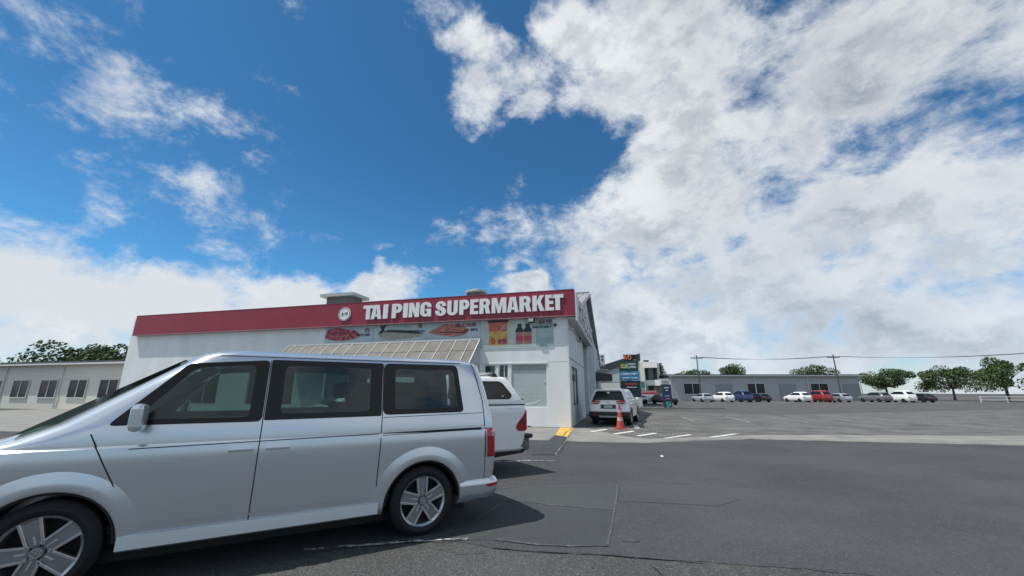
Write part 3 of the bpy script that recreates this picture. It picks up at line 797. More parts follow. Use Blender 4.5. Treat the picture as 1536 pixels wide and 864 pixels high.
# noodle packet
M_pk = mat('printed red packet', (.42, .06, .05), .5, scale=5, c2=(.62, .22, .12), detail=6)
M_pky = mat('printed yellow noodles', (.58, .44, .10), .5, scale=4, c2=(.60, .24, .09), detail=8, lo=.42, hi=.6)
flat('packet_picture', roundpoly([(-3.82, zz(4.86)), (-2.78, zz(4.86)), (-2.86, zz(4.3)), (-2.80, zz(3.70)), (-3.72, zz(3.68)), (-3.74, zz(4.3))], .04), M_pky)
flat('packet_picture', roundpoly([(-3.74, zz(4.76)), (-2.86, zz(4.78)), (-2.88, zz(4.34)), (-3.72, zz(4.36))], .05), M_pk, -.037)
flat('packet_picture', [(-3.82, zz(4.87)), (-2.78, zz(4.87)), (-2.82, zz(4.78)), (-3.78, zz(4.76))], mat('printed dark packet top', (.08, .03, .03), .5), -.038)
me = text_mesh('面', .26, .003, .01); link('packet_character', me, mat('pale packet ink', (.55, .35, .30), .6), BN, loc=(-3.02, -.043, zz(4.43)))
flat('packet_picture', roundpoly([(-3.3, zz(3.95)), (-2.9, zz(4.0)), (-2.84, zz(3.75)), (-3.3, zz(3.72))], .08), M_meat, -.037)
flat('packet_picture', roundpoly([(-3.64, zz(4.02)), (-3.45, zz(4.04)), (-3.42, zz(3.74)), (-3.62, zz(3.72))], .06), mat('printed orange shrimp', (.62, .20, .05), .5, scale=9, c2=(.4, .06, .03)), -.037)
# bottles
for x in (-2.25, -1.86):
    flat('bottle_picture', roundpoly([(x - .10, zz(4.66)), (x + .10, zz(4.66)), (x + .10, zz(4.50)), (x + .19, zz(4.38)), (x + .19, zz(4.27)), (x - .19, zz(4.27)), (x - .19, zz(4.38)), (x - .10, zz(4.50))], .03), mat('printed dark bottle', (.02, .025, .03), .4))
    flat('bottle_picture', roundpoly([(x - .185, zz(4.265)), (x + .185, zz(4.265)), (x + .185, zz(3.72)), (x - .17, zz(3.70))], .03), mat('printed amber bottle', (.42, .20, .15), .5))
    flat('bottle_picture', roundpoly([(x - .18, zz(4.08)), (x + .18, zz(4.08)), (x + .18, zz(3.86)), (x - .18, zz(3.86))], .03), mat('printed red label', (.50, .06, .08), .5), -.037)
cap('GROCERY', -1.18, 4.42, .105, .92, M_ink, .03); cap('杂货', -1.02, 4.58, .23, .62, M_redink, .008)

# ---- flood light and cameras
fl = empty('flood_light', (CX, CY, PZ), -FA); tag(fl, 'small square flood light on the banner beside the grocery lettering', 'lamp')
MB().box(-1.78, -1.50, -.30, -.12, zz(4.66), zz(4.86)).build('housing', M_dark, fl, bevel=.01)
MB().box(-1.76, -1.54, -.308, -.302, zz(4.70), zz(4.84)).build('lens', mat('flood lens', (.45, .48, .46), .2), fl)
MB().tube([(-1.64, -.12, zz(4.75)), (-1.64, -.035, zz(4.80))], .02, 6).build('bracket', M_dark, fl)
cm = empty('security_camera', (CX, CY, PZ), -FA); tag(cm, 'white security camera with dark lens right of the grocery lettering', 'camera')
MB().box(-.66, -.50, -.06, -.001, zz(4.60), zz(4.80)).build('bracket', M_trimw, cm, bevel=.01)
MB().lathe([(0, -.09), (.045, -.08), (.065, -.03), (.065, .03), (0, .04)], 14, 'z', (-.56, -.11, zz(4.55))).build('dome', M_black, cm, smooth=50)
cm2 = empty('security_camera', (CX, CY, PZ), -FA); tag(cm2, 'dark security camera under the side soffit of the supermarket', 'camera')
MB().tube([(.0, 4.6, zz(4.35)), (.15, 4.6, zz(4.30)), (.16, 4.6, zz(4.45))], .03, 8).build('bracket', M_char, cm2)
MB().box(.10, .24, 4.4, 4.8, zz(4.42), zz(4.54)).build('housing', M_char, cm2, bevel=.01)
cm3 = MB().tube([(.0, .5, zz(4.38)), (.22, .35, zz(4.40))], .03, 8).build('security_camera', M_trimw, None, loc=(CX, CY, PZ), rot=(0, 0, -FA))
tag(cm3, 'small white tube camera on the side wall just round the corner', 'camera')

# ---- roof vents behind the sign
def vent(x0, x1, y, z, label, slab):
    e = empty('roof_vent', (CX, CY, PZ), -FA); tag(e, label, 'vent')
    c = (x0 + x1) / 2; w = (x1 - x0) / 2
    MB().box(c - w * .72, c + w * .72, y - w * .5, y + w * .5, zz(rz_(y) - .3), zz(z) - .06).build('vent_base', mat('grey vent base', (.14, .14, .14), .7), e)
    h = MB()
    if slab: h.box(c - w, c + w, y - w * .7, y + w * .7, zz(z) - .05, zz(z) + .14)
    else:
        h.lathe([(0, .16), (w * .5, .15), (w * .62, .08), (w * .98, .05), (w, -.05), (w * .9, -.06), (0, -.06)], 22, 'z', (c, y, zz(z)))
    h.build('vent_cap', mat('galvanised vent cap', (.42, .44, .43), .5, metal=.3), e, smooth=35)
vent(-15.4, -13.05, 3.0, 7.28, 'wide flat grey roof vent above the round emblem', True)
vent(-6.15, -4.85, 3.0, 7.10, 'round capped roof vent above the middle of the crimson sign', False)

# ---- lean-to awning
AW = empty('lean_to_awning', (CX, CY, PZ), -FA); tag(AW, 'glazed lean-to awning with thin white ribs under the picture banner', 'awning')
AX0, AX1 = -15.0, -4.22
AT, AB, AO = 3.98, 2.72, 1.45           # top z, bottom z, projection
M_poly = mat('weathered translucent roofing', (.066, .066, .061), .55, scale=3, c2=(.115, .113, .102), detail=8, stretch=(1, .6, .6))
ribs = [AX1 + .02]; x = -4.67
while x > AX0: ribs.append(x); x -= .713
ribs.append(AX0)
def slope(t, lift=0): return (-.04 - AO * t, zz(AT + (AB - AT) * t) + lift)
for i in range(len(ribs) - 1):
    for (t0, t1) in ((0.02, .44), (.45, .98)):
        (ya, za), (yb, zb) = slope(t0), slope(t1); xa, xb = ribs[i + 1] + .02, ribs[i] - .02
        o = .012 if t0 > .1 else .0
        MB().add([(xa, ya, za - o), (xb, ya, za - o), (xb, yb, zb - o), (xa, yb, zb - o), (xa, ya, za - .01 - o), (xb, ya, za - .01 - o), (xb, yb, zb - .01 - o), (xa, yb, zb - .01 - o)], [(0, 1, 2, 3), (7, 6, 5, 4), (0, 4, 5, 1), (1, 5, 6, 2), (2, 6, 7, 3), (3, 7, 4, 0)]).build('roof_pane', M_poly, AW)
for x in ribs:
    (ya, za), (yb, zb) = slope(0, .035), slope(1.0, .035)
    MB().add([(x - .018, ya, za), (x + .018, ya, za), (x + .018, yb, zb), (x - .018, yb, zb), (x - .018, ya, za - .08), (x + .018, ya, za - .08), (x + .018, yb, zb - .08), (x - .018, yb, zb - .08)], [(0, 1, 2, 3), (7, 6, 5, 4), (0, 4, 5, 1), (1, 5, 6, 2), (2, 6, 7, 3), (3, 7, 4, 0)]).build('rib', M_trimw if x > -4.5 else mat('rib aluminium', (.44, .44, .42), .5), AW)
MB().box(AX0, AX1 + .05, -.10, -.001, zz(AT) - .03, zz(AT) + .07).build('top_flashing', M_trimw, AW)
MB().box(AX0, AX1 + .05, -AO - .10, -AO - .04, zz(AB) - .10, zz(AB) + .02).build('gutter', M_trimw, AW)
# glazed cheek at the right end
MB().add([(AX1 + .041, -.05, zz(AT) - .08), (AX1 + .041, -AO, zz(AB) - .05), (AX1 + .041, -AO, zz(.2)), (AX1 + .041, -.05, zz(.2)), (AX1 + .055, -.05, zz(AT) - .08), (AX1 + .055, -AO, zz(AB) - .05), (AX1 + .055, -AO, zz(.2)), (AX1 + .055, -.05, zz(.2))], [(0, 1, 2, 3), (7, 6, 5, 4), (0, 4, 5, 1), (1, 5, 6, 2), (2, 6, 7, 3), (3, 7, 4, 0)]).build('side_pane', mat('milky side pane', (.42, .47, .46), .5), AW)
for x in (AX1, -7.8, -11.4, AX0 + .05):
    MB().box(x - .04, x + .04, -AO - .08, -AO, 0, zz(AB) - .10).build('post', M_trimw, AW)

# ------------------------------------------------------------------ vehicles
def loft(rows, nside=14, nc=5):
    # rows: (z, halfwidth, x_front, x_rear, corner_front, corner_rear[, bow_front, bow_rear])
    rings = []
    for r in rows:
        z, y, xf, xr, cf, cr = r[:6]; bf = r[6] if len(r) > 6 else 0; br = r[7] if len(r) > 7 else 0
        pts = []
        # left side, front to rear
        half = []
        for k in range(4): half.append((xf + bf * (1 - (k / 4) ** 2), (y - cf) * k / 4))
        for k in range(nc + 1):
            a = R_(90 * k / nc); half.append((xf - cf + cf * math.cos(a), y - cf + cf * math.sin(a)))
        for k in range(1, nside): half.append((xf - cf + (xr + cr - xf + cf) * k / nside, y))
        for k in range(nc + 1):
            a = R_(90 * k / nc); half.append((xr + cr - cr * math.sin(a), y - cr + cr * math.cos(a)))
        for k in range(3, -1, -1): half.append((xr - br * (1 - (k / 4) ** 2), (y - cr) * k / 4))
        for p in half: pts.append((p[0], p[1], z))
        for p in half[-2:0:-1]: pts.append((p[0], -p[1], z))
        rings.append(pts)
    g = MB(); n = len(rings[0]); m = len(rings)
    vs = [p for r in rings for p in r]; fs = []
    for j in range(m - 1):
        for i in range(n): fs.append((j * n + i, j * n + (i + 1) % n, (j + 1) * n + (i + 1) % n, (j + 1) * n + i))
    # caps as strips across
    h = n // 2
    for j, flip in ((0, False), (m - 1, True)):
        for i in range(h):
            a, b = j * n + i, j * n + i + 1
            c, d = j * n + (n - i - 1) % n, j * n + (n - i) % n
            if i == 0: f = (a, b, c)
            elif i == h - 1: f = (a, b, d)
            else: f = (a, b, c, d)
            fs.append(tuple(dict.fromkeys(f)))
    g.add(vs, fs); return g

def interp(rows, z, k):
    for a, b in zip(rows, rows[1:]):
        if a[0] <= z <= b[0]: return a[k] + (b[k] - a[k]) * (z - a[0]) / max(1e-6, b[0] - a[0])
    return rows[-1][k] if z > rows[-1][0] else rows[0][k]

def side_slab(rows, poly, sgn, out=.004, thick=.012, rowidx=1):
    # poly in (x,z), wrapped on the body side
    n = len(poly); f = [(p[0], sgn * (interp(rows, p[1], 1) + out), p[1]) for p in poly]; b = [(p[0], q[1] - sgn * thick, p[1]) for p, q in zip(poly, f)]
    g = MB(); g.add(f + b, [tuple(range(n)), tuple(range(2 * n - 1, n - 1, -1))] + [(i, i + n, (i + 1) % n + n, (i + 1) % n) for i in range(n)]); return g

def strip(rows, path, sgn, w=.008, out=.003):
    # seam: thin line in (x,z) on the body side
    vs = []; fs = []
    fine = []
    for a, b in zip(path, path[1:]):
        k = max(1, int(math.hypot(b[0] - a[0], b[1] - a[1]) / .06))
        fine += [(a[0] + (b[0] - a[0]) * q / k, a[1] + (b[1] - a[1]) * q / k) for q in range(k)]
    fine.append(path[-1])
    for i, p in enumerate(fine):
        a = fine[max(0, i - 1)]; b = fine[min(len(fine) - 1, i + 1)]
        d = Vector((b[0] - a[0], b[1] - a[1])).normalized(); nn = Vector((-d.y, d.x)) * w / 2
        for q in (Vector(p) + nn, Vector(p) - nn): vs.append((q.x, sgn * (interp(rows, q.y, 1) + out), q.y))
    for i in range(len(fine) - 1): fs.append((2 * i, 2 * i + 1, 2 * i + 3, 2 * i + 2))
    g = MB(); g.add(vs, fs); return g

def wheel(par, x, y, R, sgn, style, w=.22, rim=.24, rot=0.0):
    # sgn +1: outer face toward +y
    o = lambda q: q * sgn
    g = MB().lathe([(rim * .96, o(-.20)), (rim * .98, o(-.012)), (rim * .90, o(-.03)), (rim * .86, o(-.20))], 40, 'y')
    wv = g.build('wheel', M_alloy if style != 'steel' else M_alloyd, par, smooth=40, loc=(x, y, R), rot=(0, rot, 0))
    s = R - rim
    MB().lathe([(rim * .97, o(-.215)), (rim + s * .25, o(-.235)), (R - .03, o(-.22)), (R, o(-.19)), (R, o(-.04)), (R - .03, o(-.006)), (rim + s * .35, o(.008)), (rim * 1.02, o(-.006)), (rim * .97, o(-.014))], 48, 'y').build('tyre', M_black, wv, smooth=35)
    MB().lathe([(0, o(-.15)), (rim * .9, o(-.15)), (rim * .9, o(-.17)), (0, o(-.17))], 24, 'y').build('brake_disc', M_gap, wv)
    def spoke(poly, y0, y1, m, k, name='spoke'):
        g = MB(); a = R_(72 * k + 90)
        rp = [(p[0] * math.cos(a) - p[1] * math.sin(a), p[0] * math.sin(a) + p[1] * math.cos(a)) for p in poly]
        g.prism(rp, 'y', o(y0), o(y1)); return g.build(name, m, wv, bevel=.003)
    for k in range(5):
        i0, i1, w0, w1 = rim * .17, rim * .94, rim * .15, rim * .25
        spoke([(i0, -w0 * .8), (i1, -w1 * .78), (i1 * 1.005, w1 * .78), (i0, w0 * .8)], -.06, -.036, M_alloyd if style == 'bright' else M_alloy, k)
        if style == 'bright':
            for q in (-1, 1): spoke([(i0, q * w0 * .85), (i1, q * w1 * .72), (i1, q * w1 * 1.05), (i0, q * w0 * 1.35)], -.055, -.02, M_alloy, k, 'spoke_edge')
            spoke([(rim * .22, -.008), (rim * .46, -.008), (rim * .46, .008), (rim * .22, .008)], -.04, -.028, M_alloy, k, 'spoke_edge')
    h = MB().lathe([(0, o(-.012)), (rim * .15, o(-.014)), (rim * .17, o(-.03)), (rim * .17, o(-.07)), (0, o(-.07))], 24, 'y').build('hub_cap', M_alloyd, wv, smooth=40)
    if style == 'bright':
        r = rim * .13
        g = MB().lathe([(r, o(-.008)), (r * .86, o(-.008)), (r * .86, o(-.014)), (r, o(-.014))], 24, 'y')
        for path in ([(-.55, .72), (0, .05), (.55, .72)], [(-.85, .2), (-.42, -.75), (0, -.02), (.42, -.75), (.85, .2)]):
            st = stroke([(p[0] * r * .9, p[1] * r * .9) for p in path], r * .16)
            g.prism(st, 'y', o(-.008), o(-.014))
        g.build('wheel_emblem', M_alloy, wv)
    return wv

def arch_flare(par, x, zc, rr, rows, sgn, m, h=.022, width=.10, a0=-8, a1=188, ysc=1.0):
    vs = []; fs = []; n = 36; prof = [(0, -.06), (0, h * .55), (.010, h * .9), (.03, h), (width * .45, h * .62), (width * .75, h * .2), (width, -.004)]
    for i in range(n + 1):
        a = R_(a0 + (a1 - a0) * i / n)
        for (dr, dy) in prof:
            xx = x + (rr + dr) * math.cos(a); z = zc + (rr + dr) * math.sin(a)
            vs.append((xx, sgn * (interp(rows, max(z, rows[0][0]), 1) + dy), z))
    k = len(prof)
    for i in range(n):
        for j in range(k - 1): fs.append((i * k + j, i * k + j + 1, (i + 1) * k + j + 1, (i + 1) * k + j))
    g = MB(); g.add(vs, fs); return g.build('wheel_arch', m, par, smooth=60)

def cyl_cut(x, z, r, y0, y1):
    return MB().prism([(x + r * math.cos(2 * PI * k / 48 + .03), z + r * math.sin(2 * PI * k / 48 + .03)) for k in range(48)], 'y', y0, y1).build('cut', None)
def prism_cut(poly, y0, y1): return MB().prism(poly, 'y', y0, y1).build('cut', None)

def seat(par, x, y, m):
    g = MB(); g.box(x - .02, x + .46, y - .24, y + .24, .62, .86)
    g.add([(x - .02, y - .24, .80), (x + .10, y - .24, .80), (x - .06, y - .20, 1.42), (x - .15, y - .20, 1.42), (x - .02, y + .24, .80), (x + .10, y + .24, .80), (x - .06, y + .20, 1.42), (x - .15, y + .20, 1.42)], [(0, 1, 2, 3), (7, 6, 5, 4), (0, 4, 5, 1), (1, 5, 6, 2), (2, 6, 7, 3), (3, 7, 4, 0)])
    g.box(x - .17, x - .07, y - .12, y + .12, 1.46, 1.66)
    return g.build('seat', m, par, bevel=.05, smooth=60)

# ---- silver van
VAN = empty('silver_van', (-1.466, 5.735, 0), R_(210.46))
tag(VAN, 'large silver passenger van parked nose left in the foreground', 'van')
VR = [  # z, half width, front, rear, corner f, corner r, bow f, bow r
    (.26, .84, 3.78, -.80, .25, .12), (.33, .915, 3.86, -.88, .28, .14, .03, 0), (.50, .930, 3.88, -.90, .30, .10, .05, .0), (.65, .945, 3.885, -.905, .30, .06, .06, .01), (.85, .957, 3.87, -.905, .32, .05, .06, .012), (.97, .961, 3.84, -.90, .33, .05, .06, .013), (1.03, .958, 3.80, -.90, .34, .05, .06, .014),
    (1.085, .953, 3.72, -.895, .36, .05, .07, .015), (1.10, .938, 3.66, -.89, .36, .05, .08, .015), (1.16, .936, 3.45, -.885, .36, .05, .10, .015), (1.25, .926, 3.22, -.87, .30, .055, .12, .016), (1.28, .918, 3.15, -.865, .28, .06, .12, .017), (1.60, .858, 2.68, -.82, .22, .12, .12, .02), (1.87, .806, 2.30, -.775, .18, .22, .12, .025),
    (1.905, .785, 2.24, -.765, .18, .28, .12, .03), (1.93, .74, 2.16, -.735, .18, .34, .12, .03), (1.95, .66, 2.05, -.69, .2, .36, .12, .03), (1.965, .45, 1.85, -.62, .2, .25, .10, .02), (1.972, .2, 1.5, -.5, .1, .1)]
body = loft(VR, 22).build('body', M_silver, VAN)
WQ = roundpoly([(.512, 1.29), (.516, 1.862), (-.40, 1.870), (-.465, 1.325), (-.44, 1.30)], .07, 6)     # rear quarter glass
WM = roundpoly([(1.652, 1.27), (1.652, 1.860), (.530, 1.862), (.528, 1.28)], .02, 4)
WF = roundpoly([(2.78, 1.26), (2.32, 1.80), (1.668, 1.855), (1.668, 1.26)], .05, 4)
IQ = roundpoly([(.38, 1.345), (.385, 1.80), (-.345, 1.81), (-.40, 1.355)], .05, 6)
IM = roundpoly([(1.52, 1.33), (1.52, 1.80), (.66, 1.80), (.66, 1.33)], .05, 4)
IF = roundpoly([(2.62, 1.305), (2.26, 1.76), (1.78, 1.80), (1.78, 1.305)], .05, 4)
INN = {'quarter_window': IQ, 'side_window': IM, 'front_window': IF}
def inset(poly, k):
    c = Vector((sum(p[0] for p in poly) / len(poly), sum(p[1] for p in poly) / len(poly)))
    out = []
    for p in poly:
        d = Vector(p) - c; out.append((c.x + d.x * (1 - k / abs(d.x) if abs(d.x) > k * 1.5 else 1) if False else c.x + d.x * (1 - k), c.y + d.y * (1 - k * 1.6)))
    return out
cuts = []
for s in (1, -1):
    for x in (0, 3.0):
        y0, y1 = (.55, 1.2) if s > 0 else (-1.2, -.55)
        cuts.append(cyl_cut(x, .34, .44, y0, y1))
cav = [(.45, .86, 3.0, -.80, .1, .05), (1.10, .86, 2.9, -.80, .1, .05), (1.28, .84, 2.85, -.78, .1, .05), (1.60, .79, 2.45, -.73, .1, .05), (1.86, .735, 2.12, -.69, .1, .06), (1.90, .70, 2.05, -.67, .1, .06)]
cv = loft(cav, 4).build('cut', None)
cuts.append(cv)
for q in (IQ, IM, IF): cuts.append(prism_cut(q, -1.2, 1.2))
cuts.append(MB().prism([(-.62, 1.34), (.62, 1.34), (.56, 1.80), (-.56, 1.80)], 'x', -1.2, -.55).build('cut', None))
cuts.append(MB().prism([(-.74, 1.24), (.74, 1.24), (.62, 1.80), (-.62, 1.80)], 'x', 2.0, 4.0).build('cut', None))
boolean(body, cuts); smoothen(body.data, 28)
for s in (1, -1):
    for nm, W in (('quarter_window', WQ), ('side_window', WM), ('front_window', WF)):
        fo = link(nm, curve_mesh([W, INN[nm][::-1]], .006), M_frit, VAN)
        for v in fo.data.vertices:
            x, y, z = v.co; v.co = (x, s * (interp(VR, z, 1) + .006 + y), z)
        side_slab(VR, INN[nm], s, .004, .006).build('pane', G_tint, fo)
    # seams, rail, lights
    side = {'sill_seam': ([(.525, .30), (.525, .42)], .009), 'rail_groove': ([(.505, 1.087), (-.70, 1.100)], .026), 'door_seam': ([(.525, .34), (.53, .62), (.518, 1.28), (.522, 1.885)], .009),
            'front_door_seam': ([(1.66, .34), (1.66, 1.885)], .009), 'door_seam_front': ([(2.52, .40), (2.62, .75), (2.86, 1.20)], .009),
            'belt_seam': ([(.505, 1.262), (-.72, 1.285)], .006), 'belt_crease': ([(.535, 1.095), (2.6, 1.07)], .008), 'drip_rail': ([(2.1, 1.885), (-.45, 1.895)], .007),
            'tailgate_seam': ([(-.60, 1.915), (-.64, 1.80), (-.735, 1.42), (-.75, 1.12)], .010), 'tail_corner_seam': ([(-.755, .76), (-.752, .52)], .006)}
    for nm, (pth, w) in side.items(): strip(VR, pth, s, w).build(nm if nm in ('rail_groove', 'drip_rail') else 'panel_seam', M_gap, VAN)
    strip(VR, [(.45, 1.122), (-.735, 1.130)], s, .010, .004).build('rail_lip', M_silver, VAN)
    for x in (0, 3.0):
        arch_flare(VAN, x, .34, .44, VR, s, M_silver, h=.020, width=.17)
        MB().lathe([(.432, s * .50), (.432, s * .935), (.420, s * .935), (.420, s * .50)], 36, 'y', (x, 0, .34), a0=R_(2), a1=R_(178)).build('wheel_well', M_gap, VAN)
        MB().lathe([(.0, s * .52), (.43, s * .52), (.43, s * .54), (.0, s * .54)], 36, 'y', (x, 0, .34), a0=R_(2), a1=R_(178)).build('wheel_well', M_gap, VAN)
    for x, sr in ((0, 4), (3.0, 20)): wheel(VAN, x, s * .938, .358, s, 'bright', rim=.262, rot=R_(sr))
    # tail lamp wrapping the corner
    g = MB(); vs = []; zs = [.765, .80, .90, 1.00, 1.07, 1.10]
    for z in zs:
        y = interp(VR, z, 1); xr = interp(VR, z, 3)
        for (dx, dy) in ((.122, .006), (.07, .007), (.045, .007), (.012, -.008), (-.006, -.05), (-.012, -.12), (-.013, -.16)): vs.append((xr + dx, s * (y + dy), z))
    g.add(vs, [(j * 7 + i, j * 7 + i + 1, (j + 1) * 7 + i + 1, (j + 1) * 7 + i) for j in range(len(zs) - 1) for i in range(6)])
    tl = g.build('tail_light', M_redlens, VAN, smooth=50)
    tl.modifiers.new('solid', 'SOLIDIFY').thickness = .03
    g = MB(); g.box(-.890, -.842, s * .945, s * .969, 1.0, 1.07); g.build('reversing_lens', M_clear, tl, bevel=.008)
    strip(VR, [(-.755, 1.105), (-.755, .76)], s, .012, .006).build('panel_seam', M_gap, VAN)
    # head lamp, mirror, handle
    g = MB(); g.add([(3.60, s * .952, .98), (3.60, s * .945, .76), (3.80, s * .86, .74), (3.92, s * .68, .76), (3.86, s * .70, .96), (3.72, s * .86, 1.0)], [(0, 1, 2, 5), (5, 2, 3, 4)])
    hl = g.build('headlight', mat('clear headlamp', (.45, .48, .5), .1, coat=1), VAN); hl.modifiers.new('solid', 'SOLIDIFY').thickness = .04
    MB().box(2.50, 2.60, s * 1.02 if s > 0 else s * 1.2, s * 1.2 if s > 0 else s * 1.02, 1.22, 1.44).build('mirror', M_silver, VAN, bevel=.04)
    MB().tube([(2.55, s * .93, 1.28), (2.55, s * 1.05, 1.32)], .03, 8).build('mirror_arm', M_dark, VAN)
    for x in (1.50, 1.80): MB().box(x - .10, x + .10, s * .957 if s > 0 else s * .99, s * .99 if s > 0 else s * .957, 1.0, 1.03).build('door_handle', M_silver, VAN, bevel=.01)
# rear bumper
BR = [(.285, .80, 0, -.93, .1, .16), (.30, .90, 0, -.97, .1, .18), (.38, .952, 0, -.995, .1, .16), (.455, .962, 0, -.993, .1, .15), (.468, .962, 0, -.99, .1, .15), (.515, .938, 0, -.955, .1, .13), (.53, .90, 0, -.92, .1, .1)]
bum = loft(BR, 10).build('bumper', M_silver, VAN)
boolean(bum, [cyl_cut(0, .34, .455, -1.3, 1.3), MB().box(-.2, .5, -1.2, 1.2, 0, 1).build('cut', None)]); smoothen(bum.data, 35)
BS = [(r[0], r[1] + .008, 0, 0, 0, 0) for r in BR]
for s in (1, -1):
    vs = []
    for k in range(9):
        x = -.765 - .185 * k / 8
        q = max(0.0, -.993 + .16 - x); yy = .958 - .16 + math.sqrt(max(0, .16 ** 2 - q ** 2)) + .012
        t = min(1, k / 2.0)
        vs += [(x, s * yy, .445 - .022 * t + .012 * k / 8), (x, s * yy, .448 + .012 * t + .012 * k / 8)]
    g = MB(); g.add(vs, [(2 * k, 2 * k + 1, 2 * k + 3, 2 * k + 2) for k in range(8)])
    g.build('reflector', M_redlens, bum, smooth=60)
for s in (1, -1):
    MB().add([(.50, s * .945, .40), (2.55, s * .945, .40), (2.55, s * .955, .30), (.50, s * .955, .30), (.50, s * .80, .30), (2.55, s * .80, .30)], [(0, 1, 2, 3), (3, 2, 5, 4)]).build('sill', M_silver, VAN).modifiers.new('solid', 'SOLIDIFY').thickness = .02
    strip(VR, [(2.5, .455), (.50, .445)], s, .014, .004).build('sill_crease', M_silver, VAN)
g = MB(); g.prism([(-.58, 1.30), (.58, 1.30), (.52, 1.82), (-.52, 1.82)], 'x', -.01, 0)
o = g.build('rear_window', G_dark, VAN); 
for v in o.data.vertices: v.co.x += interp(VR, v.co.z, 3) - .03
g = MB(); g.prism([(-.80, 1.20), (.80, 1.20), (.66, 1.84), (-.66, 1.84)], 'x', 0, .006)
o = g.build('windscreen', G_tint, VAN)
for v in o.data.vertices: v.co.x += interp(VR, v.co.z, 2) + .12 * (1 - (abs(v.co.y) / .8) ** 2) - .0
MB().box(-.85, -.80, -.5, .5, 0.60, .72).build('number_plate', mat('blank plate', (.55, .55, .53), .5), VAN) if False else None
MB().box(-.7, 2.9, -.8, .8, .40, .46).build('cabin_floor', M_int, VAN)
MB().box(-.6, 3.7, -.7, .7, .16, .26).build('chassis', M_gap, VAN)
for x in (.05, .95): 
    for y in (-.5, .0, .5): seat(VAN, x, y, M_int)
for y in (-.45, .45): seat(VAN, 1.75, y, M_int)
MB().box(3.60, 3.86, -.55, .55, .5, .72).build('grille', M_dark, VAN)

# ---- white ute with canopy
UTE = empty('white_ute', (-.076, 9.276, 0), R_(210.46))
tag(UTE, 'white double cab ute with canopy and roof rack parked behind the silver van', 'ute')
UL = [(.40, .80, 5.2, .18, .3, .10), (.47, .875, 5.28, .13, .32, .09), (.66, .895, 5.30, .11, .34, .08, .03), (.80, .900, 5.28, .105, .36, .07, .04), (.98, .898, 5.20, .10, .38, .06, .05), (1.06, .895, 5.05, .10, .4, .06, .06), (1.13, .90, 4.55, .105, .4, .05, .06), (1.22, .895, 4.05, .11, .3, .04, .04), (1.275, .88, 3.98, .12, .25, .04, .02), (1.29, .865, 3.9, .13, .2, .04)]
ub = loft(UL, 24).build('body', M_whitep, UTE)
cuts = [cyl_cut(x, .39, .46, a, b) for x in (1.36, 4.40) for a, b in ((.5, 1.3), (-1.3, -.5))]
boolean(ub, cuts); smoothen(ub.data, 28)
CN = [(1.305, .865, 1.92, .14, .05, .06), (1.33, .868, 1.92, .145, .05, .06), (1.38, .862, 1.91, .165, .05, .06), (1.78, .745, 1.88, .42, .06, .06), (1.82, .715, 1.86, .46, .06, .08), (1.85, .63, 1.80, .52, .08, .08), (1.86, .4, 1.7, .6, .1, .1)]
can = loft(CN, 12).build('canopy', M_whitep, UTE)
CWIN = roundpoly([(1.80, 1.405), (1.72, 1.745), (.62, 1.752), (.40, 1.48), (.47, 1.405)], .09, 6)
CV2 = [(1.2, .80, 1.85, .25, .05, .05), (1.40, .81, 1.85, .25, .05, .05), (1.76, .70, 1.82, .46, .05, .05), (1.81, .66, 1.80, .52, .05, .05)]
boolean(can, [loft(CV2, 4).build('cut', None), prism_cut(inset(CWIN, .05), -1.2, 1.2)]); smoothen(can.data, 28)
for s in (1, -1):
    fo = link('canopy_window', curve_mesh([CWIN, inset(CWIN, .07)[::-1]], .006), M_frit, UTE)
    for v in fo.data.vertices:
        x, y, z = v.co; v.co = (x, s * (interp(CN, z, 1) + .006 + y), z)
    side_slab(CN, inset(CWIN, .06), s, .002, .004).build('pane', G_dark, fo)
    MB().box(.60, .66, s * .83 if s > 0 else s * .86, s * .86 if s > 0 else s * .83, 1.455, 1.475).build('window_latch', M_alloy, UTE)
    strip(UL, [(1.95, 1.25), (1.95, .60)], s, .01).build('panel_seam', M_gap, UTE)
    for x, q in ((1.36, 10), (4.40, 30)):
        wheel(UTE, x, s * .875, .385, s, 'plain', rim=.235, rot=R_(q)); arch_flare(UTE, x, .39, .45, UL, s, M_whitep, h=.02, width=.06)
    # triangular tail lamp
    tp = roundpoly([(.165, 1.10), (.112, 1.20), (.105, 1.18), (.10, .84), (.13, .80), (.30, .80), (.355, .86), (.33, .93)], .02, 3)
    side_slab(UL, tp, s, .012, .03).build('tail_light', M_redlens, UTE)
    side_slab(UL, roundpoly([(.15, 1.09), (.13, 1.0), (.13, .92), (.31, .92), (.26, .99)], .02), s, .015, .02).build('tail_light_detail', M_reddk, UTE)
    strip(UL, [(.12, .995), (.25, .98)], s, .02, .017).build('tail_light_detail', M_clear, UTE) if False else None
    me = text_mesh('TURBODIESEL', .028, .003, .03, width=.34)
    for v in me.vertices:
        x, y, z = v.co; v.co = (.40 - x * s, s * (.89 - y), z + 1.205)
    link('badge', me, M_char, UTE)
    strip(CN, [(.24, 1.372), (.34, 1.372)], s, .012, .004).build('canopy_badge', M_alu, UTE)
MB().box(.12, 1.92, -.874, .874, 1.285, 1.307).build('canopy_seal', M_gap, UTE)
MB().box(.12, .16, .80, .83, 1.39, 1.41).build('canopy_lock', M_dark, UTE)
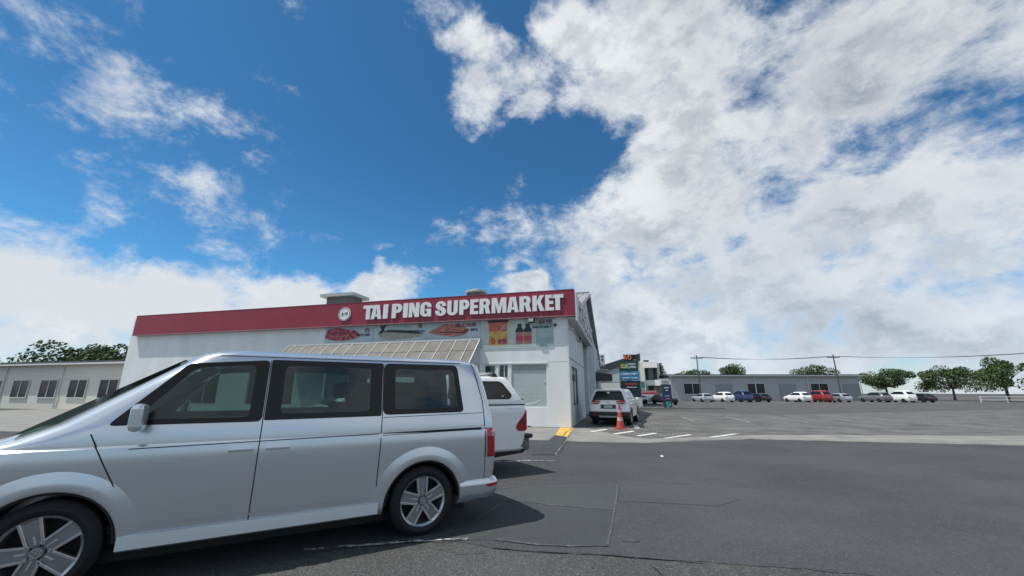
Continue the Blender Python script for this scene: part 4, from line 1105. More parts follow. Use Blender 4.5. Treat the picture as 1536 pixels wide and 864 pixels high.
# cab
CB = [(1.26, .86, 3.95, 1.98, .2, .04), (1.34, .85, 3.80, 1.98, .2, .05), (1.72, .70, 3.25, 2.02, .15, .08), (1.78, .66, 3.1, 2.06, .15, .1), (1.81, .5, 2.9, 2.15, .1, .1)]
cb = loft(CB, 12).build('cab', M_whitep, UTE, smooth=28)
for s in (1, -1):
    for W in ([(2.08, 1.33), (2.12, 1.70), (2.75, 1.71), (2.78, 1.33)], [(2.86, 1.33), (2.84, 1.71), (3.22, 1.70), (3.66, 1.34)]):
        side_slab(CB, roundpoly(W, .04), s, .006, .01).build('cab_window', M_frit, UTE)
    for x in (2.05, 2.82, 3.85): strip(UL, [(x, 1.22), (x, .56)], s, .01).build('panel_seam', M_gap, UTE)
    for x in (2.2, 2.98): MB().box(x - .09, x + .09, s * .90 if s > 0 else s * .93, s * .93 if s > 0 else s * .90, 1.10, 1.13).build('door_handle', M_whitep, UTE, bevel=.01)
    MB().box(3.45, 3.6, s * .98 if s > 0 else s * 1.16, s * 1.16 if s > 0 else s * .98, 1.25, 1.45).build('mirror', M_whitep, UTE, bevel=.03)
    g = MB(); g.add([(4.95, s * .885, 1.02), (4.95, s * .895, .86), (5.2, s * .72, .84), (5.18, s * .70, .98)], [(0, 1, 2, 3)])
    g.build('headlight', MATS['clear headlamp'], UTE).modifiers.new('solid', 'SOLIDIFY').thickness = .03
g = MB(); g.prism([(-.72, 1.34), (.72, 1.34), (.60, 1.73), (-.60, 1.73)], 'x', 0, .01)
o = g.build('windscreen', M_frit, UTE)
for v in o.data.vertices: v.co.x += interp(CB, v.co.z, 2) + .004
# bumper, step and tow bar
g = MB(); g.box(-.02, .16, -.80, .80, .42, .66)
g.build('bumper', mat('grey chrome bumper', (.16, .165, .175), .35, metal=.6), UTE, bevel=.02)
for s in (1, -1):
    MB().add([(-.02, s * .80, .66), (-.02, s * .80, .46), (.22, s * .90, .50), (.14, s * .895, .665)], [(0, 1, 2, 3)]).build('bumper_end', MATS['grey chrome bumper'], UTE).modifiers.new('solid', 'SOLIDIFY').thickness = .04
    MB().box(-.04, .15, s * .70 if s > 0 else s * .92, s * .92 if s > 0 else s * .70, .655, .735).build('bumper_step', M_dark, UTE, bevel=.025)
MB().tube([(.4, 0, .40), (-.10, 0, .38), (-.12, 0, .46)], .035, 8).build('tow_bar', M_gap, UTE)
MB().box(.3, 5.0, -.45, .45, .34, .44).build('chassis', M_gap, UTE)
MB().prism([(.10, .43), (1.9, .43), (1.9, .36), (.75, .34), (.16, .385)], 'y', -.80, .845).build('underbody', M_gap, UTE)
MB().tube([(1.6, .6, .42), (.55, .62, .40), (.22, .64, .38)], .03, 8).build('exhaust', M_char, UTE)
# roof rack
for x in (.72, 1.55):
    for s in (1, -1): MB().prism([(x - .09, 1.83), (x + .09, 1.83), (x + .04, 1.90), (x + .01, 1.935), (x - .04, 1.91)], 'y', s * .50, s * .66).build('rack_foot', M_dark, UTE, bevel=.01)
    MB().box(x - .03, x + .03, -.58, .58, 1.905, 1.925).build('rack_bar', M_alu, UTE)
for s in (.60,): MB().tube([(.74, s, 1.915), (1.50, s, 1.918)], .012, 6).build('rack_rail', M_alu, UTE)

# ---- white SUV seen from behind
CH = R_(23)
cr = onground(953, 636.5, PZ)
rgt = Vector((math.cos(CH), -math.sin(CH))); fwd = Vector((math.sin(CH), math.cos(CH)))
cc = Vector((5.62, 19.75)) - rgt * .90 - fwd * .0
SUV = empty('white_suv', (cc.x, cc.y, PZ), PI / 2 - CH)
tag(SUV, 'white suv parked nose away beside the supermarket side wall', 'suv')
QR = [(.30, .80, 3.5, -.72, .3, .2), (.36, .90, 3.58, -.80, .3, .2, .03, .02), (.55, .925, 3.62, -.85, .32, .2, .05, .03), (.70, .928, 3.62, -.86, .34, .2, .06, .03), (.78, .925, 3.60, -.83, .36, .16, .06, .03), (.95, .92, 3.52, -.78, .4, .12, .08, .03), (1.03, .915, 3.10, -.76, .4, .10, .10, .03), (1.10, .905, 2.55, -.74, .3, .10, .10, .03), (1.14, .89, 2.45, -.73, .3, .10, .10, .03), (1.35, .82, 2.05, -.62, .25, .12, .10, .04), (1.56, .735, 1.60, -.50, .2, .12, .10, .05), (1.62, .70, 1.45, -.46, .2, .14, .10, .05), (1.66, .58, 1.25, -.30, .2, .2, .08, .05), (1.675, .3, 1.0, .0, .2, .1)]
sb = loft(QR, 20).build('body', M_whitep, SUV)
cuts = [cyl_cut(x, .36, .40, a, b) for x in (0, 2.66) for a, b in ((.5, 1.3), (-1.3, -.5))]
boolean(sb, cuts); smoothen(sb.data, 30)
M_sgl = mat('suv dark glass', (.010, .013, .017), .12, spec=.35)
def rear_slab(rows, poly, out, thick, m, name, par, bow=.03, hw=None):
    # poly (y,z) laid on the rear face
    n = len(poly)
    def X(p): 
        yb = interp(rows, p[1], 1)
        q = abs(p[0]) / yb; b = interp(rows, p[1], 3)
        c = 0 if q < .85 else ((q - .85) / .15) ** 2 * .10
        return b - bow * (1 - q * q) + c - out
    f = [(X(p), p[0], p[1]) for p in poly]; bb = [(X(p) + thick, p[0], p[1]) for p in poly]
    g = MB(); g.add(f + bb, [tuple(range(n)), tuple(range(2 * n - 1, n - 1, -1))] + [(i, i + n, (i + 1) % n + n, (i + 1) % n) for i in range(n)])
    return g.build(name, m, par)
rear_slab(QR, roundpoly([(-.74, 1.14), (-.60, 1.53), (.60, 1.53), (.74, 1.14)], .09, 5), .03, .03, M_sgl, 'rear_window', SUV, .04)
MB().prism([(-.58, 1.56), (.58, 1.56), (.55, 1.62), (-.55, 1.62)], 'x', -.66, -.40).build('spoiler', M_whitep, SUV, bevel=.02)
MB().tube([(-.72, .0, 1.12), (-.74, .32, 1.20)], .01, 5).build('wiper', M_dark, SUV)
for s in (1, -1):
    rear_slab(QR, [(s * .36, 1.10), (s * .66, 1.14), (s * .88, 1.26), (s * .91, 1.02), (s * .70, .965), (s * .42, .985)], .045, .06, M_redlens, 'tail_light', SUV)
    rear_slab(QR, [(s * .44, 1.04), (s * .85, 1.055), (s * .85, 1.03), (s * .46, 1.015)], .052, .01, M_clear, 'lamp_strip', SUV)
    MB().prism([(-.62, 1.06), (-.42, 1.05), (-.52, 1.40), (-.56, 1.46), (-.60, 1.20)], 'y', s * .80, s * .905 if False else s * .895).build('tail_light_riser', M_redlens, SUV) if False else None
    for W in ([(-.35, 1.16), (-.30, 1.50), (.55, 1.52), (.55, 1.15)], [(.62, 1.15), (.62, 1.52), (1.35, 1.50), (2.05, 1.18), (2.05, 1.15)]):
        side_slab(QR, roundpoly(W, .05), s, .006, .01).build('side_window', M_sgl, SUV)
    for x, q in ((0, 15), (2.66, 40)): wheel(SUV, x, s * .91, .36, s, 'plain', rim=.235, rot=R_(q)); arch_flare(SUV, x, .36, .40, QR, s, M_dark, h=.02, width=.07)
    MB().box(-.2, 1.2, s * .60 if s > 0 else s * .64, s * .64 if s > 0 else s * .60, 1.66, 1.70).build('roof_rail', M_dark, SUV)
    MB().box(1.98, 2.08, s * .93 if s > 0 else s * 1.08, s * 1.08 if s > 0 else s * .93, 1.10, 1.23).build('mirror', M_whitep, SUV, bevel=.04)
    MB().box(-.905, -.885, s * .50 if s > 0 else s * .78, s * .78 if s > 0 else s * .50, .45, .49).build('reflector', M_reddk, SUV)
    strip(QR, [(.58, 1.10), (.58, .45)], s, .012).build('panel_seam', M_gap, SUV)
SBR = [(.27, .82, 0, -.80, .1, .2, 0, .02), (.32, .90, 0, -.86, .1, .2, 0, .03), (.40, .935, 0, -.89, .1, .2, 0, .03), (.58, .94, 0, -.895, .1, .2, 0, .03), (.62, .932, 0, -.875, .1, .2, 0, .03)]
lb = loft(SBR, 8).build('lower_bumper', mat('black lower bumper', (.015, .016, .018), .5), SUV)
boolean(lb, [MB().box(-.38, .5, -1.2, 1.2, 0, 1).build('cut', None)]); smoothen(lb.data, 35)
rear_slab(QR, [(-.45, .44), (-.40, .37), (.40, .37), (.45, .44)], .10, .05, M_alu, 'skid_plate', SUV)
rear_slab(QR, [(-.34, .93), (-.34, .76), (.34, .76), (.34, .93)], .034, .02, M_dark, 'plate_recess', SUV)
pl = rear_slab(QR, [(-.20, .90), (-.20, .785), (.20, .785), (.20, .90)], .05, .01, mat('number plate', (.42, .44, .43), .5, var=.3, scale=30), 'number_plate', SUV)
rear_slab(QR, [(-.62, .955), (.62, .955), (.62, .945), (-.62, .945)], .034, .01, M_alu, 'tailgate_trim', SUV) if False else None
rear_slab(QR, [(-.06, 1.085), (.06, 1.085), (.045, .995), (.025, .995), (.03, 1.035), (-.03, 1.035), (-.025, .995), (-.045, .995)], .045, .012, M_alu, 'tailgate_emblem', SUV)
for zt in (.90, .80): rear_slab(QR, [(.42, zt), (.62, zt), (.62, zt - .02), (.42, zt - .02)], .036, .01, M_alu, 'badge', SUV) if False else rear_slab(QR, [(-.68, zt), (-.50, zt), (-.50, zt - .025), (-.68, zt - .025)], .036, .01, M_alu, 'badge', SUV)
MB().box(-.5, 3.2, -.7, .7, .2, .30).build('chassis', M_gap, SUV)
MB().prism([(.05, 1.66), (.22, 1.66), (.02, 1.74)], 'y', -.015, .015).build('fin_antenna', M_whitep, SUV)

# ---- traffic cone
cp = onground(931, 643.5, PZ)
CO = empty('traffic_cone', (cp.x, cp.y, PZ + .005)); tag(CO, 'orange traffic cone with pale bands standing behind the white suv', 'cone')
M_or = mat('orange cone plastic', (.46, .062, .045), .55, var=.12, scale=12)
MB().prism(roundpoly([(-.22, -.22), (.22, -.22), (.22, .22), (-.22, .22)], .06), 'z', 0, .045).build('base', M_or, CO)
def cr_(z): return .17 - .14 * z / .97
MB().lathe([(.0, .97), (.035, .97), (cr_(.95), .95), (cr_(0), .04), (.20, .04), (0, .04)], 24, 'z').build('cone_body', M_or, CO, smooth=40)
for a, b in ((.32, .46), (.66, .76)):
    MB().lathe([(cr_(b) + .004, b), (cr_(a) + .004, a), (cr_(a) - .01, a), (cr_(b) - .01, b)], 24, 'z').build('band', mat('faded cone band', (.55, .32, .26), .5), CO, smooth=40)

# ------------------------------------------------------------------ far side of the yard
def bx(par, name, x0, x1, y0, y1, z0, z1, m, **k): return MB().box(x0, x1, y0, y1, z0, z1).build(name, m, par, **k)
# grey tilt slab building with a sloping dark roof
GY = 45.0
a, b = atY(893, 562, GY), atY(957, 531, GY); a2 = atY(957, 541, GY)
GB = empty('grey_shop_building', (0, GY, 0)); tag(GB, 'grey slab shop building with dark sloping roof beyond the white suv', 'building')
M_slab = mat('grey concrete slab', (.50, .52, .51), .8, scale=.8, c2=(.60, .62, .60))
xl, xr = 3.0, b.x + .1
sl = (a2.z - a.z) / (a2.x - a.x)
def rl(x): return a.z + (x - a.x) * sl
nb = 5
for k in range(nb):
    x0 = xl + (xr - xl) * k / nb; x1 = xl + (xr - xl) * (k + 1) / nb - .04
    for (z0, z1f) in ((0, lambda x: 2.6), (2.64, lambda x: rl(x))):
        MB().add([(x0, 0, z0), (x1, 0, z0), (x1, 0, z1f(x1)), (x0, 0, z1f(x0)), (x0, .2, z0), (x1, .2, z0), (x1, .2, z1f(x1)), (x0, .2, z1f(x0))], [(0, 1, 2, 3), (7, 6, 5, 4), (0, 4, 5, 1), (1, 5, 6, 2), (2, 6, 7, 3), (3, 7, 4, 0)]).build('wall_panel', mat('pale slab panel', (.72, .73, .71), .8, scale=.8) if (k + (z0 > 1)) % 2 else M_slab, GB)
MB().add([(xl, .25, 0), (xr, .25, 0), (xr, .25, rl(xr)), (xl, .25, rl(xl)), (xl, 14, 0), (xr, 14, 0), (xr, 14, rl(xr)), (xl, 14, rl(xl))], [(0, 1, 2, 3), (7, 6, 5, 4), (0, 4, 5, 1), (1, 5, 6, 2), (2, 6, 7, 3), (3, 7, 4, 0)]).build('wall', M_slab, GB)
MB().add([(xl - .5, -.12, rl(xl)), (xr + .1, -.12, rl(xr)), (xr + .1, -.12, rl(xr) + .75), (xl - .5, -.12, rl(xl) + .75), (xl - .5, 14.2, rl(xl) + .02), (xr + .1, 14.2, rl(xr) + .02), (xr + .1, 14.2, rl(xr) + .75), (xl - .5, 14.2, rl(xl) + .75)], [(0, 1, 2, 3), (7, 6, 5, 4), (0, 4, 5, 1), (1, 5, 6, 2), (2, 6, 7, 3), (3, 7, 4, 0)]).build('roof', M_char, GB)
w = MB().box(xl + 5.6, xl + 7.8, -.05, -.002, 3.0, 4.1).build('louvre_window', mat('pale louvre', (.40, .41, .41), .7), GB)
for k in range(6): bx(w, 'slat', xl + 5.65, xl + 7.75, -.09, -.051, 3.05 + k * .17, 3.12 + k * .17, MATS['pale louvre'])
# air conditioner units on roof
ac = empty('air_conditioner', (atY(903, 540, 50).x, 50, 0)); tag(ac, 'white twin fan air conditioner on the grey building roof', 'air conditioner')
q0, q1 = atY(900.5, 532, 50), atY(906, 541.5, 50)
bx(ac, 'cabinet', -.35, .30, -.2, .2, q1.z - .6, q0.z, M_trimw)
for zc in (.25, .65):
    MB().lathe([(0, -.22), (.14, -.22), (.14, -.201), (0, -.201)], 16, 'y', (-.02, 0, q0.z - zc)).build('fan_grille', M_char, ac)
XR = xr
# pylon sign
PY = 36.0
PS = empty('pylon_sign', (0, PY, 0)); tag(PS, 'tall sign stack numbered 60 above green liquor and blue laundromat panels', 'sign')
def zpan(v): return atY(945, v, PY).z
x0, x1 = atY(930, 560, PY).x, atY(958, 560, PY).x
def pan(name, v0, v1, xa, xb, m, y=0.0): return bx(PS, name, xa, xb, y - .08, y + .12, zpan(v1), zpan(v0) - .02, m)
xa, xb = atY(935.4, 536, PY).x, atY(949.5, 536, PY).x
pan('number_panel', 531.6, 541, xa, xb + .28, M_dark)
pan('liquor_panel', 541, 557.3, x0 - .04, x1 - .02, mat('bottle green panel', (.012, .085, .06), .4))
pan('laundromat_panel', 557.3, 570.6, x0, x1 + .04, mat('sky blue panel', (.05, .30, .52), .4))
pan('dark_panel', 570.6, 596, x0 + .02, x1 + .06, mat('navy panel', (.012, .03, .05), .4))
bx(PS, 'post', (x0 + x1) / 2 - .2, (x0 + x1) / 2 + .2, .13, .3, PZ, zpan(535), M_char)
def ptext(s, uc, v0, v1, wpx, m, bold=.03):
    h = zpan(v0) - zpan(v1); me = text_mesh(s, h, .02, bold, width=wpx * PY / 620)
    link('lettering', me, m, PS, loc=(atY(uc, 560, PY).x, -.082, zpan(v1)))
M_60 = mat('orange numerals', (.72, .19, .05), .5)
ptext('60', 942.6, 533.0, 540.2, 12.5, M_60, .02)
M_pt = mat('pale lettering', (.62, .70, .68), .5)
ptext('LIQUOR', 948.8, 545.2, 548.6, 11, M_pt, .03); ptext('& WINE', 948.8, 549.6, 553, 11, M_pt, .03)
for i, c in enumerate(((.70, .30, .05), (.62, .60, .06), (.25, .50, .12), (.62, .60, .06), (.6, .68, .6))):
    xc = atY(932.6 + i * 2.2, 560, PY).x; zt, zb = zpan(545.4), zpan(550.2)
    MB().prism([(xc - .055, zb), (xc + .055, zb), (xc + .055, zb + .15), (xc + .02, zb + .2), (xc + .02, zt), (xc - .02, zt), (xc - .02, zb + .2), (xc - .055, zb + .15)], 'y', -.10, -.081).build('bottle_emblem', mat('bottle colour %d' % i, c, .5), PS)
ptext('TI RAKAU', 936.8, 550.8, 553, 10.5, M_pt, .03)
ptext('LAUNDROMAT', 944.2, 560, 563.2, 25, M_pt, .02); ptext('OPEN 7 DAYS', 944.6, 566, 569, 22, M_pt, .02)
M_rd = mat('red panel lettering', (.50, .06, .03), .5)  # plain red colour without emission
for k in range(9): bx(PS, 'lettering', x0 + .38 + k * .115, x0 + .47 + k * .115, -.10, -.081, zpan(577.4), zpan(574.6 + (k % 3) * .35), M_rd)
bx(PS, 'lettering', x0 + .5, x1 - .3, -.10, -.081, zpan(581.5), zpan(580.3), MATS['pale lettering'])
bx(PS, 'roof_light', xb + .05, xb + .2, -.12, -.081, zpan(540.6), zpan(539.8), M_trimw)

# cream and white two storey building
WY = 78.0
WBd = empty('white_office_building', (0, WY, 0)); tag(WBd, 'cream two storey office with white boxed balcony and dark windows', 'building')
def wx(u): return atY(u, 560, WY).x
def wz(v): return atY(970, v, WY).z
M_cream = mat('cream render', (.70, .67, .58), .8, var=.05)
bx(WBd, 'wall', wx(930), wx(966.5), 0, 9, 0, wz(543), M_cream)
bx(WBd, 'wall', wx(966.6), wx(985), 1.4, 9, 0, wz(545), mat('white render', (.62, .62, .60), .7))
bx(WBd, 'balcony_hood', wx(966.6), wx(985), -.3, 1.39, wz(552), wz(543.6), mat('bright white render', (.84, .84, .82), .7))
bx(WBd, 'balcony_front', wx(980), wx(987), -.2, 1.39, wz(578.5), wz(570), MATS['bright white render'])
bx(WBd, 'balcony_glass', wx(968), wx(979.9), -.2, -.1, wz(578), wz(570.3), mat('balcony glass', (.35, .40, .42), .2))
for u0, u1 in ((967, 970.6), (978.4, 983.4)): bx(WBd, 'dark_panel', wx(u0), wx(u1), 1.2, 1.39, wz(570), wz(552), M_dark)
for v0, v1 in ((552, 564), (564.6, 570)): bx(WBd, 'window', wx(971), wx(978), 1.25, 1.39, wz(v1), wz(v0), mat('office glass', (.13, .16, .18), .15))
bx(WBd, 'roof_vent', wx(965), wx(972.5), 2, 3, wz(541.6), wz(539.4), M_dark)
bx(WBd, 'garage_opening', wx(969.5), wx(977), 1.25, 1.39, 0, wz(578.5), M_dark)
bx(WBd, 'brick_wall', wx(977), wx(990), 1.0, 1.39, 0, wz(578.6), mat('brown brick', (.24, .17, .13), .8))
# teal banner near pylon
tb = empty('teal_banner', (atY(962, 580, 50).x, 50, 0)); tag(tb, 'small teal and white banner right of the sign stack', 'banner')
z0, z1 = atY(960, 586, 50).z, atY(960, 572, 50).z
bx(tb, 'cloth', -.45, .45, -.02, .02, z0, z1, mat('teal cloth', (.10, .42, .44), .6)); bx(tb, 'pole', -.5, -.46, -.03, .03, PZ, z1 + .1, M_alu)
bx(tb, 'stripe', -.44, .44, -.03, -.021, z0, z0 + .3, M_trimw)
# red and white site hoarding
hd = empty('red_white_awning', (0, 62, 0)); tag(hd, 'red and white striped shop awning over parked cars', 'awning')
def hx(u): return atY(u, 590, 62).x
def hz(v): return atY(970, v, 62).z
bx(hd, 'top_band', hx(954), hx(985), 0, .2, hz(588.5), hz(586), mat('faded pink cloth', (.62, .34, .34), .6))
bx(hd, 'red_band', hx(954), hx(985), -.02, .2, hz(591.6), hz(588.6), mat('red cloth', (.55, .07, .09), .6))
bx(hd, 'white_band', hx(954.5), hx(986), -.04, .2, hz(599.0), hz(591.7), M_trimw)
for u in (955, 970, 985): bx(hd, 'post', hx(u) - .04, hx(u) + .04, .05, .15, PZ, hz(599), M_alu)
# navy pylon
NP = empty('navy_pylon_sign', (0, 42, 0)); tag(NP, 'leaning white topped navy pylon sign near the pine tree', 'sign')
def nx(u): return atY(u, 580, 42).x
def nz(v): return atY(998, v, 42).z
bx(NP, 'white_panel', nx(991.2), nx(1004.2), -.1, .1, nz(576.6), nz(568), M_trimw); bx(NP, 'grey_panel', nx(993.5), nx(1002.5), -.12, -.101, nz(573.8), nz(571.2), mat('grey print', (.33, .34, .35), .6))
bx(NP, 'navy_panel', nx(992.5), nx(1006), -.1, .1, nz(600.5), nz(576.8), mat('navy blue print', (.025, .045, .12), .5))
for v, w, c in ((581.5, 7, M_trimw), (585.5, 4, M_trimw), (594, 8, MATS['grey print']), (598, 6, mat('pink print', (.55, .22, .25), .6))): bx(NP, 'print_line', nx(999 - w / 2), nx(999 + w / 2), -.12, -.101, nz(v + .8), nz(v - .8), c)
bx(NP, 'foot', nx(993.5), nx(1005), -.08, .08, PZ, nz(600.5), M_char)
# low grey wall and kerbs beyond
kb = MB(); 
for (p, q) in (((958, 614), (990, 614)),):
    a = onground(p[0], p[1], PZ); b = onground(q[0], q[1], PZ); kb.box(a.x, b.x + 6, a.y, a.y + .2, PZ, PZ + .14)
tag(kb.build('kerb', M_conc), 'low concrete kerb across the far side of the yard', 'kerb', kind='structure')

def pivot(e, px, deg):
    def kids(o):
        for c in bpy.data.objects:
            if c.parent == o: yield c; yield from kids(c)
    done = set()
    for c in kids(e):
        if c.data and c.data.name not in done:
            done.add(c.data.name); c.data.transform(Matrix.Translation((-px, 0, 0)))
    e.location.x += px; e.rotation_euler.z = R_(deg)
pivot(GB, XR, -14.3)
pivot(WBd, wx(957), -22)
pivot(PS, (x0 + x1) / 2, -8)

# generic small vehicles
def small_car(name, x, y, rz, m, label, h=1.45, L=4.3, W=.86, pickup=False):
    e = empty(name, (x, y, PZ + .012), rz); tag(e, label, 'car', 'parked cars beyond the yard')
    k = h / 1.45
    rows = [(.25, W - .1, L - .95, -.75, .3, .2), (.35, W - .02, L - .85, -.82, .35, .2), (.6, W, L - .8, -.85, .4, .2), (.8, W, L - .85, -.82, .4, .18), (.9, W - .02, L - 1.2, -.78, .4, .15), (.95 * k, W - .05, L - 1.9, -.70, .3, .15), (1.3 * k, W - .2, L - 2.8, -.25, .2, .15), (1.4 * k, W - .28, L - 3.0, -.1, .2, .2), (1.44 * k, W - .45, L - 3.2, .1, .2, .2)]
    bdy = loft(rows, 10, 3).build('body', m, e, smooth=35)
    for s in (1, -1):
        side_slab(rows, roundpoly([(-.35, .97 * k), (.0, 1.3 * k), (L - 3.0, 1.3 * k), (L - 2.3, .97 * k)], .05), s, .006, .01).build('side_window', M_sgl, e)
        for wx_ in (0, L * .6):
            MB().lathe([(0, -s * .18), (.31, -s * .18), (.31, 0), (.2, s * .01), (0, s * .01)], 18, 'y', (wx_, s * (W + .01), .31)).build('wheel', M_black, e)
        rear_slab(rows, [(s * .45, .85), (s * .80, .87), (s * .80, .72), (s * .5, .74)], .02, .03, M_redlens, 'tail_light', e)
        bx(e, 'headlight', L - .93, L - .84, s * .5 if s > 0 else s * .75, s * .75 if s > 0 else s * .5, .62, .74, M_clear)
    rear_slab(rows, roundpoly([(-.62, .99 * k), (-.52, 1.27 * k), (.52, 1.27 * k), (.62, .99 * k)], .05), .012, .02, M_sgl, 'rear_window', e)
    g = MB(); g.prism([(-.65, .99 * k), (.65, .99 * k), (.52, 1.28 * k), (-.52, 1.28 * k)], 'x', 0, .012); o = g.build('windscreen', M_sgl, e)
    for v in o.data.vertices: v.co.x += interp(rows, v.co.z, 2) + .01
    return e
p = atY(989, 600, 54); small_car('dark_car', p.x, p.y, R_(-80), mat('black car paint', (.02, .022, .026), .3, coat=.6), 'black car parked facing the yard left of the navy pylon', 1.3, 4.2, .78)
p = atY(966, 600, 56); small_car('white_car', p.x, p.y, R_(172), M_whitep, 'small white car under the red and white awning', 1.2)
rowc = [('silver', M_silver), ('white', M_whitep), ('dark blue', mat('blue car paint', (.02, .05, .13), .3, coat=.6)), ('black', MATS['black car paint']), ('white', M_whitep), ('red', mat('red car paint', (.28, .02, .02), .3, coat=.6)), ('silver', M_silver), ('grey', mat('grey car paint', (.16, .17, .18), .3, coat=.6)), ('white', M_whitep), ('black', MATS['black car paint'])]
ordn = ('first', 'second', 'third', 'fourth', 'fifth', 'sixth', 'seventh', 'eighth', 'ninth', 'tenth')
for i, (cn, cm_) in enumerate(rowc):
    x = 31 + i * 2.9 + (2.9 if i > 3 else 0) + (2.9 if i > 6 else 0)
    small_car('parked_car', x + random.uniform(-.15, .15), 66 - i * .35 + random.uniform(-.4, .4), R_(95 + random.uniform(-2, 2)), cm_, '%s car, %s from the left in the row before the warehouse' % (cn, ordn[i]), 1.38 + .22 * (i % 3), 4.2 + .2 * (i % 2), .84)
for k in range(13):
    g = MB(); x = 29.5 + k * 2.9; g.box(x - .06, x + .06, 63.5 - k * .35, 68.5 - k * .35, PZ + .012, PZ + .020); struct('bay_line', g, M_white)
for k in range(9):
    g = MB(); x = 9.5 + k * 2.7; y = 22 - k * .4
    g.add([(x, y, PZ + .010), (x + .1, y, PZ + .010), (x + 1.3, y + 4.8, PZ + .010), (x + 1.2, y + 4.8, PZ + .010)], [(0, 1, 2, 3)]); struct('bay_line', g, M_wline)
# power poles and wires
def pole(x, y, h, label):
    e = empty('power_pole', (x, y, 0)); tag(e, label, 'power pole', 'power poles along the far street')
    MB().tube([(0, 0, 0), (0, 0, h)], .14, 8, .09).build('pole', M_bark, e)
    MB().box(-1.1, 1.1, -.06, .06, h - .6, h - .48).build('crossarm', M_bark, e)
    for q in (-1, -.4, .4, 1): MB().lathe([(0, 0), (.05, 0), (.06, .08), (.03, .16), (0, .16)], 8, 'z', (q, 0, h - .48)).build('insulator', M_char, e)
    return e
M_bark = mat('grey bark', (.10, .085, .07), .9, var=.2)
PP = [(34, 74.5, 8.2, 'wooden power pole left of the warehouse middle'), (58, 73, 8.2, 'wooden power pole over the right half of the warehouse'), (86, 66, 8.4, 'wooden power pole beyond the warehouse among the trees')]
for q in PP: pole(*q)
for k, o in enumerate((-1, -.4, .4, 1)):
    pts = []
    for a, b in zip(PP, PP[1:]):
        for t in range(9):
            u = t / 8; pts.append((a[0] + (b[0] - a[0]) * u + o, a[1] + (b[1] - a[1]) * u, 7.9 - 2.0 * u * (1 - u)))
    w = MB().tube(pts, .016, 4).build('power_line', M_gap)
    tag(w, ('leftmost', 'second', 'third', 'rightmost')[k] + ' of four thin power lines strung between the wooden poles', 'cable', 'power lines between the wooden poles')
# chain fence in front of the trees at the right
FN = empty('rail_fence', (70, 62, 0), R_(-18)); tag(FN, 'low white rail fence before the trees on the far right', 'fence')
for k in range(13): MB().box(k * 3 - .05, k * 3 + .05, -.05, .05, 0, 1.05).build('post', M_trimw, FN)
for z in (.45, .9): MB().box(0, 36, -.075, -.051, z, z + .09).build('rail', M_trimw, FN)
# teal bin
tbp = onground(1004, 613.5, PZ)
TB = empty('teal_bin', (tbp.x, tbp.y, PZ)); tag(TB, 'teal wheelie bin with white label at the yard edge', 'bin')
TB.scale = (.55, .55, .6)
MB().add([(-.24, -.28, .08), (.24, -.28, .08), (.24, .28, .08), (-.24, .28, .08), (-.32, -.36, 1.0), (.32, -.36, 1.0), (.32, .36, 1.0), (-.32, .36, 1.0)], [(0, 1, 5, 4), (1, 2, 6, 5), (2, 3, 7, 6), (3, 0, 4, 7), (3, 2, 1, 0), (4, 5, 6, 7)]).build('bin_body', mat('teal plastic', (.05, .26, .32), .5), TB, bevel=.03)
MB().box(-.34, .34, -.40, .38, 1.005, 1.07).build('lid', mat('teal lid', (.07, .33, .38), .5), TB, bevel=.02)
bx(TB, 'label_plate', -.12, .14, -.375, -.345, .55, .75, M_trimw)
for s in (1, -1): MB().lathe([(0, -.03), (.10, -.03), (.10, .03), (0, .03)], 14, 'x', (s * .25, .30, .10)).build('wheel', M_black, TB)

# ------------------------------------------------------------------ trees
M_bark = mat('grey bark', (.10, .085, .07), .9, var=.2)
def leafcloud(name, m, par, spots, size, per, seed, aspect=1.0):
    rnd = random.Random(seed); g = MB()
    for (cx, cy, cz, r) in spots:
        for k in range(per):
            while True:
                d = Vector((rnd.uniform(-1, 1), rnd.uniform(-1, 1), rnd.uniform(-1, 1)))
                if .25 < d.length < 1: break
            p = Vector((cx, cy, cz)) + Vector((d.x * r, d.y * r, d.z * r * aspect))
            s = size * rnd.uniform(.5, 1.3); n = Vector((rnd.gauss(0, 1), rnd.gauss(0, 1), rnd.gauss(.3, 1))).normalized()
            a = n.orthogonal().normalized() * s; b = n.cross(a) * .6
            g.add([p - a, p - b, p + a, p + b], [(0, 1, 2, 3)])
    o = g.build(name, m, par); return o
M_leafd = mat('dark pine foliage', (.022, .045, .028), .7, scale=2, c2=(.05, .085, .045))
M_leaf = mat('broadleaf foliage', (.035, .07, .02), .7, scale=1.5, c2=(.085, .13, .04))
def norfolk(x, y, H, label, seed):
    e = empty('norfolk_pine', (x, y, 0)); tag(e, label, 'tree', 'pines beyond the yard')
    rnd = random.Random(seed)
    MB().tube([(0, 0, 0), (.05, 0, H * .5), (0, 0, H)], .28, 8, .03).build('trunk', M_bark, e)
    g = MB(); spots = []; lv = 20
    for i in range(lv):
        z = H * (.16 + .82 * i / lv); r = (H * .20) * (1 - i / lv) ** .8 + .25
        for k in range(6):
            if rnd.random() < .12: continue
            a = k * PI / 3 + rnd.uniform(-.25, .25) + i * .5; rr = r * rnd.uniform(.75, 1.1)
            g.tube([(0, 0, z), (rr * math.cos(a), rr * math.sin(a), z + rr * .10)], .05, 4, .02)
            for q in range(4):
                t = (q + 1) / 4; spots.append((rr * t * math.cos(a), rr * t * math.sin(a), z + rr * .1 * t + .05, .18 + .14 * r / H * 5))
    g.build('branches', M_bark, e)
    leafcloud('crown', M_leafd, e, spots, .16, 9, seed, .5)
q = atY(990, 543, 105); norfolk(q.x, 105, q.z, 'tall layered norfolk pine behind the white balcony building', 3)
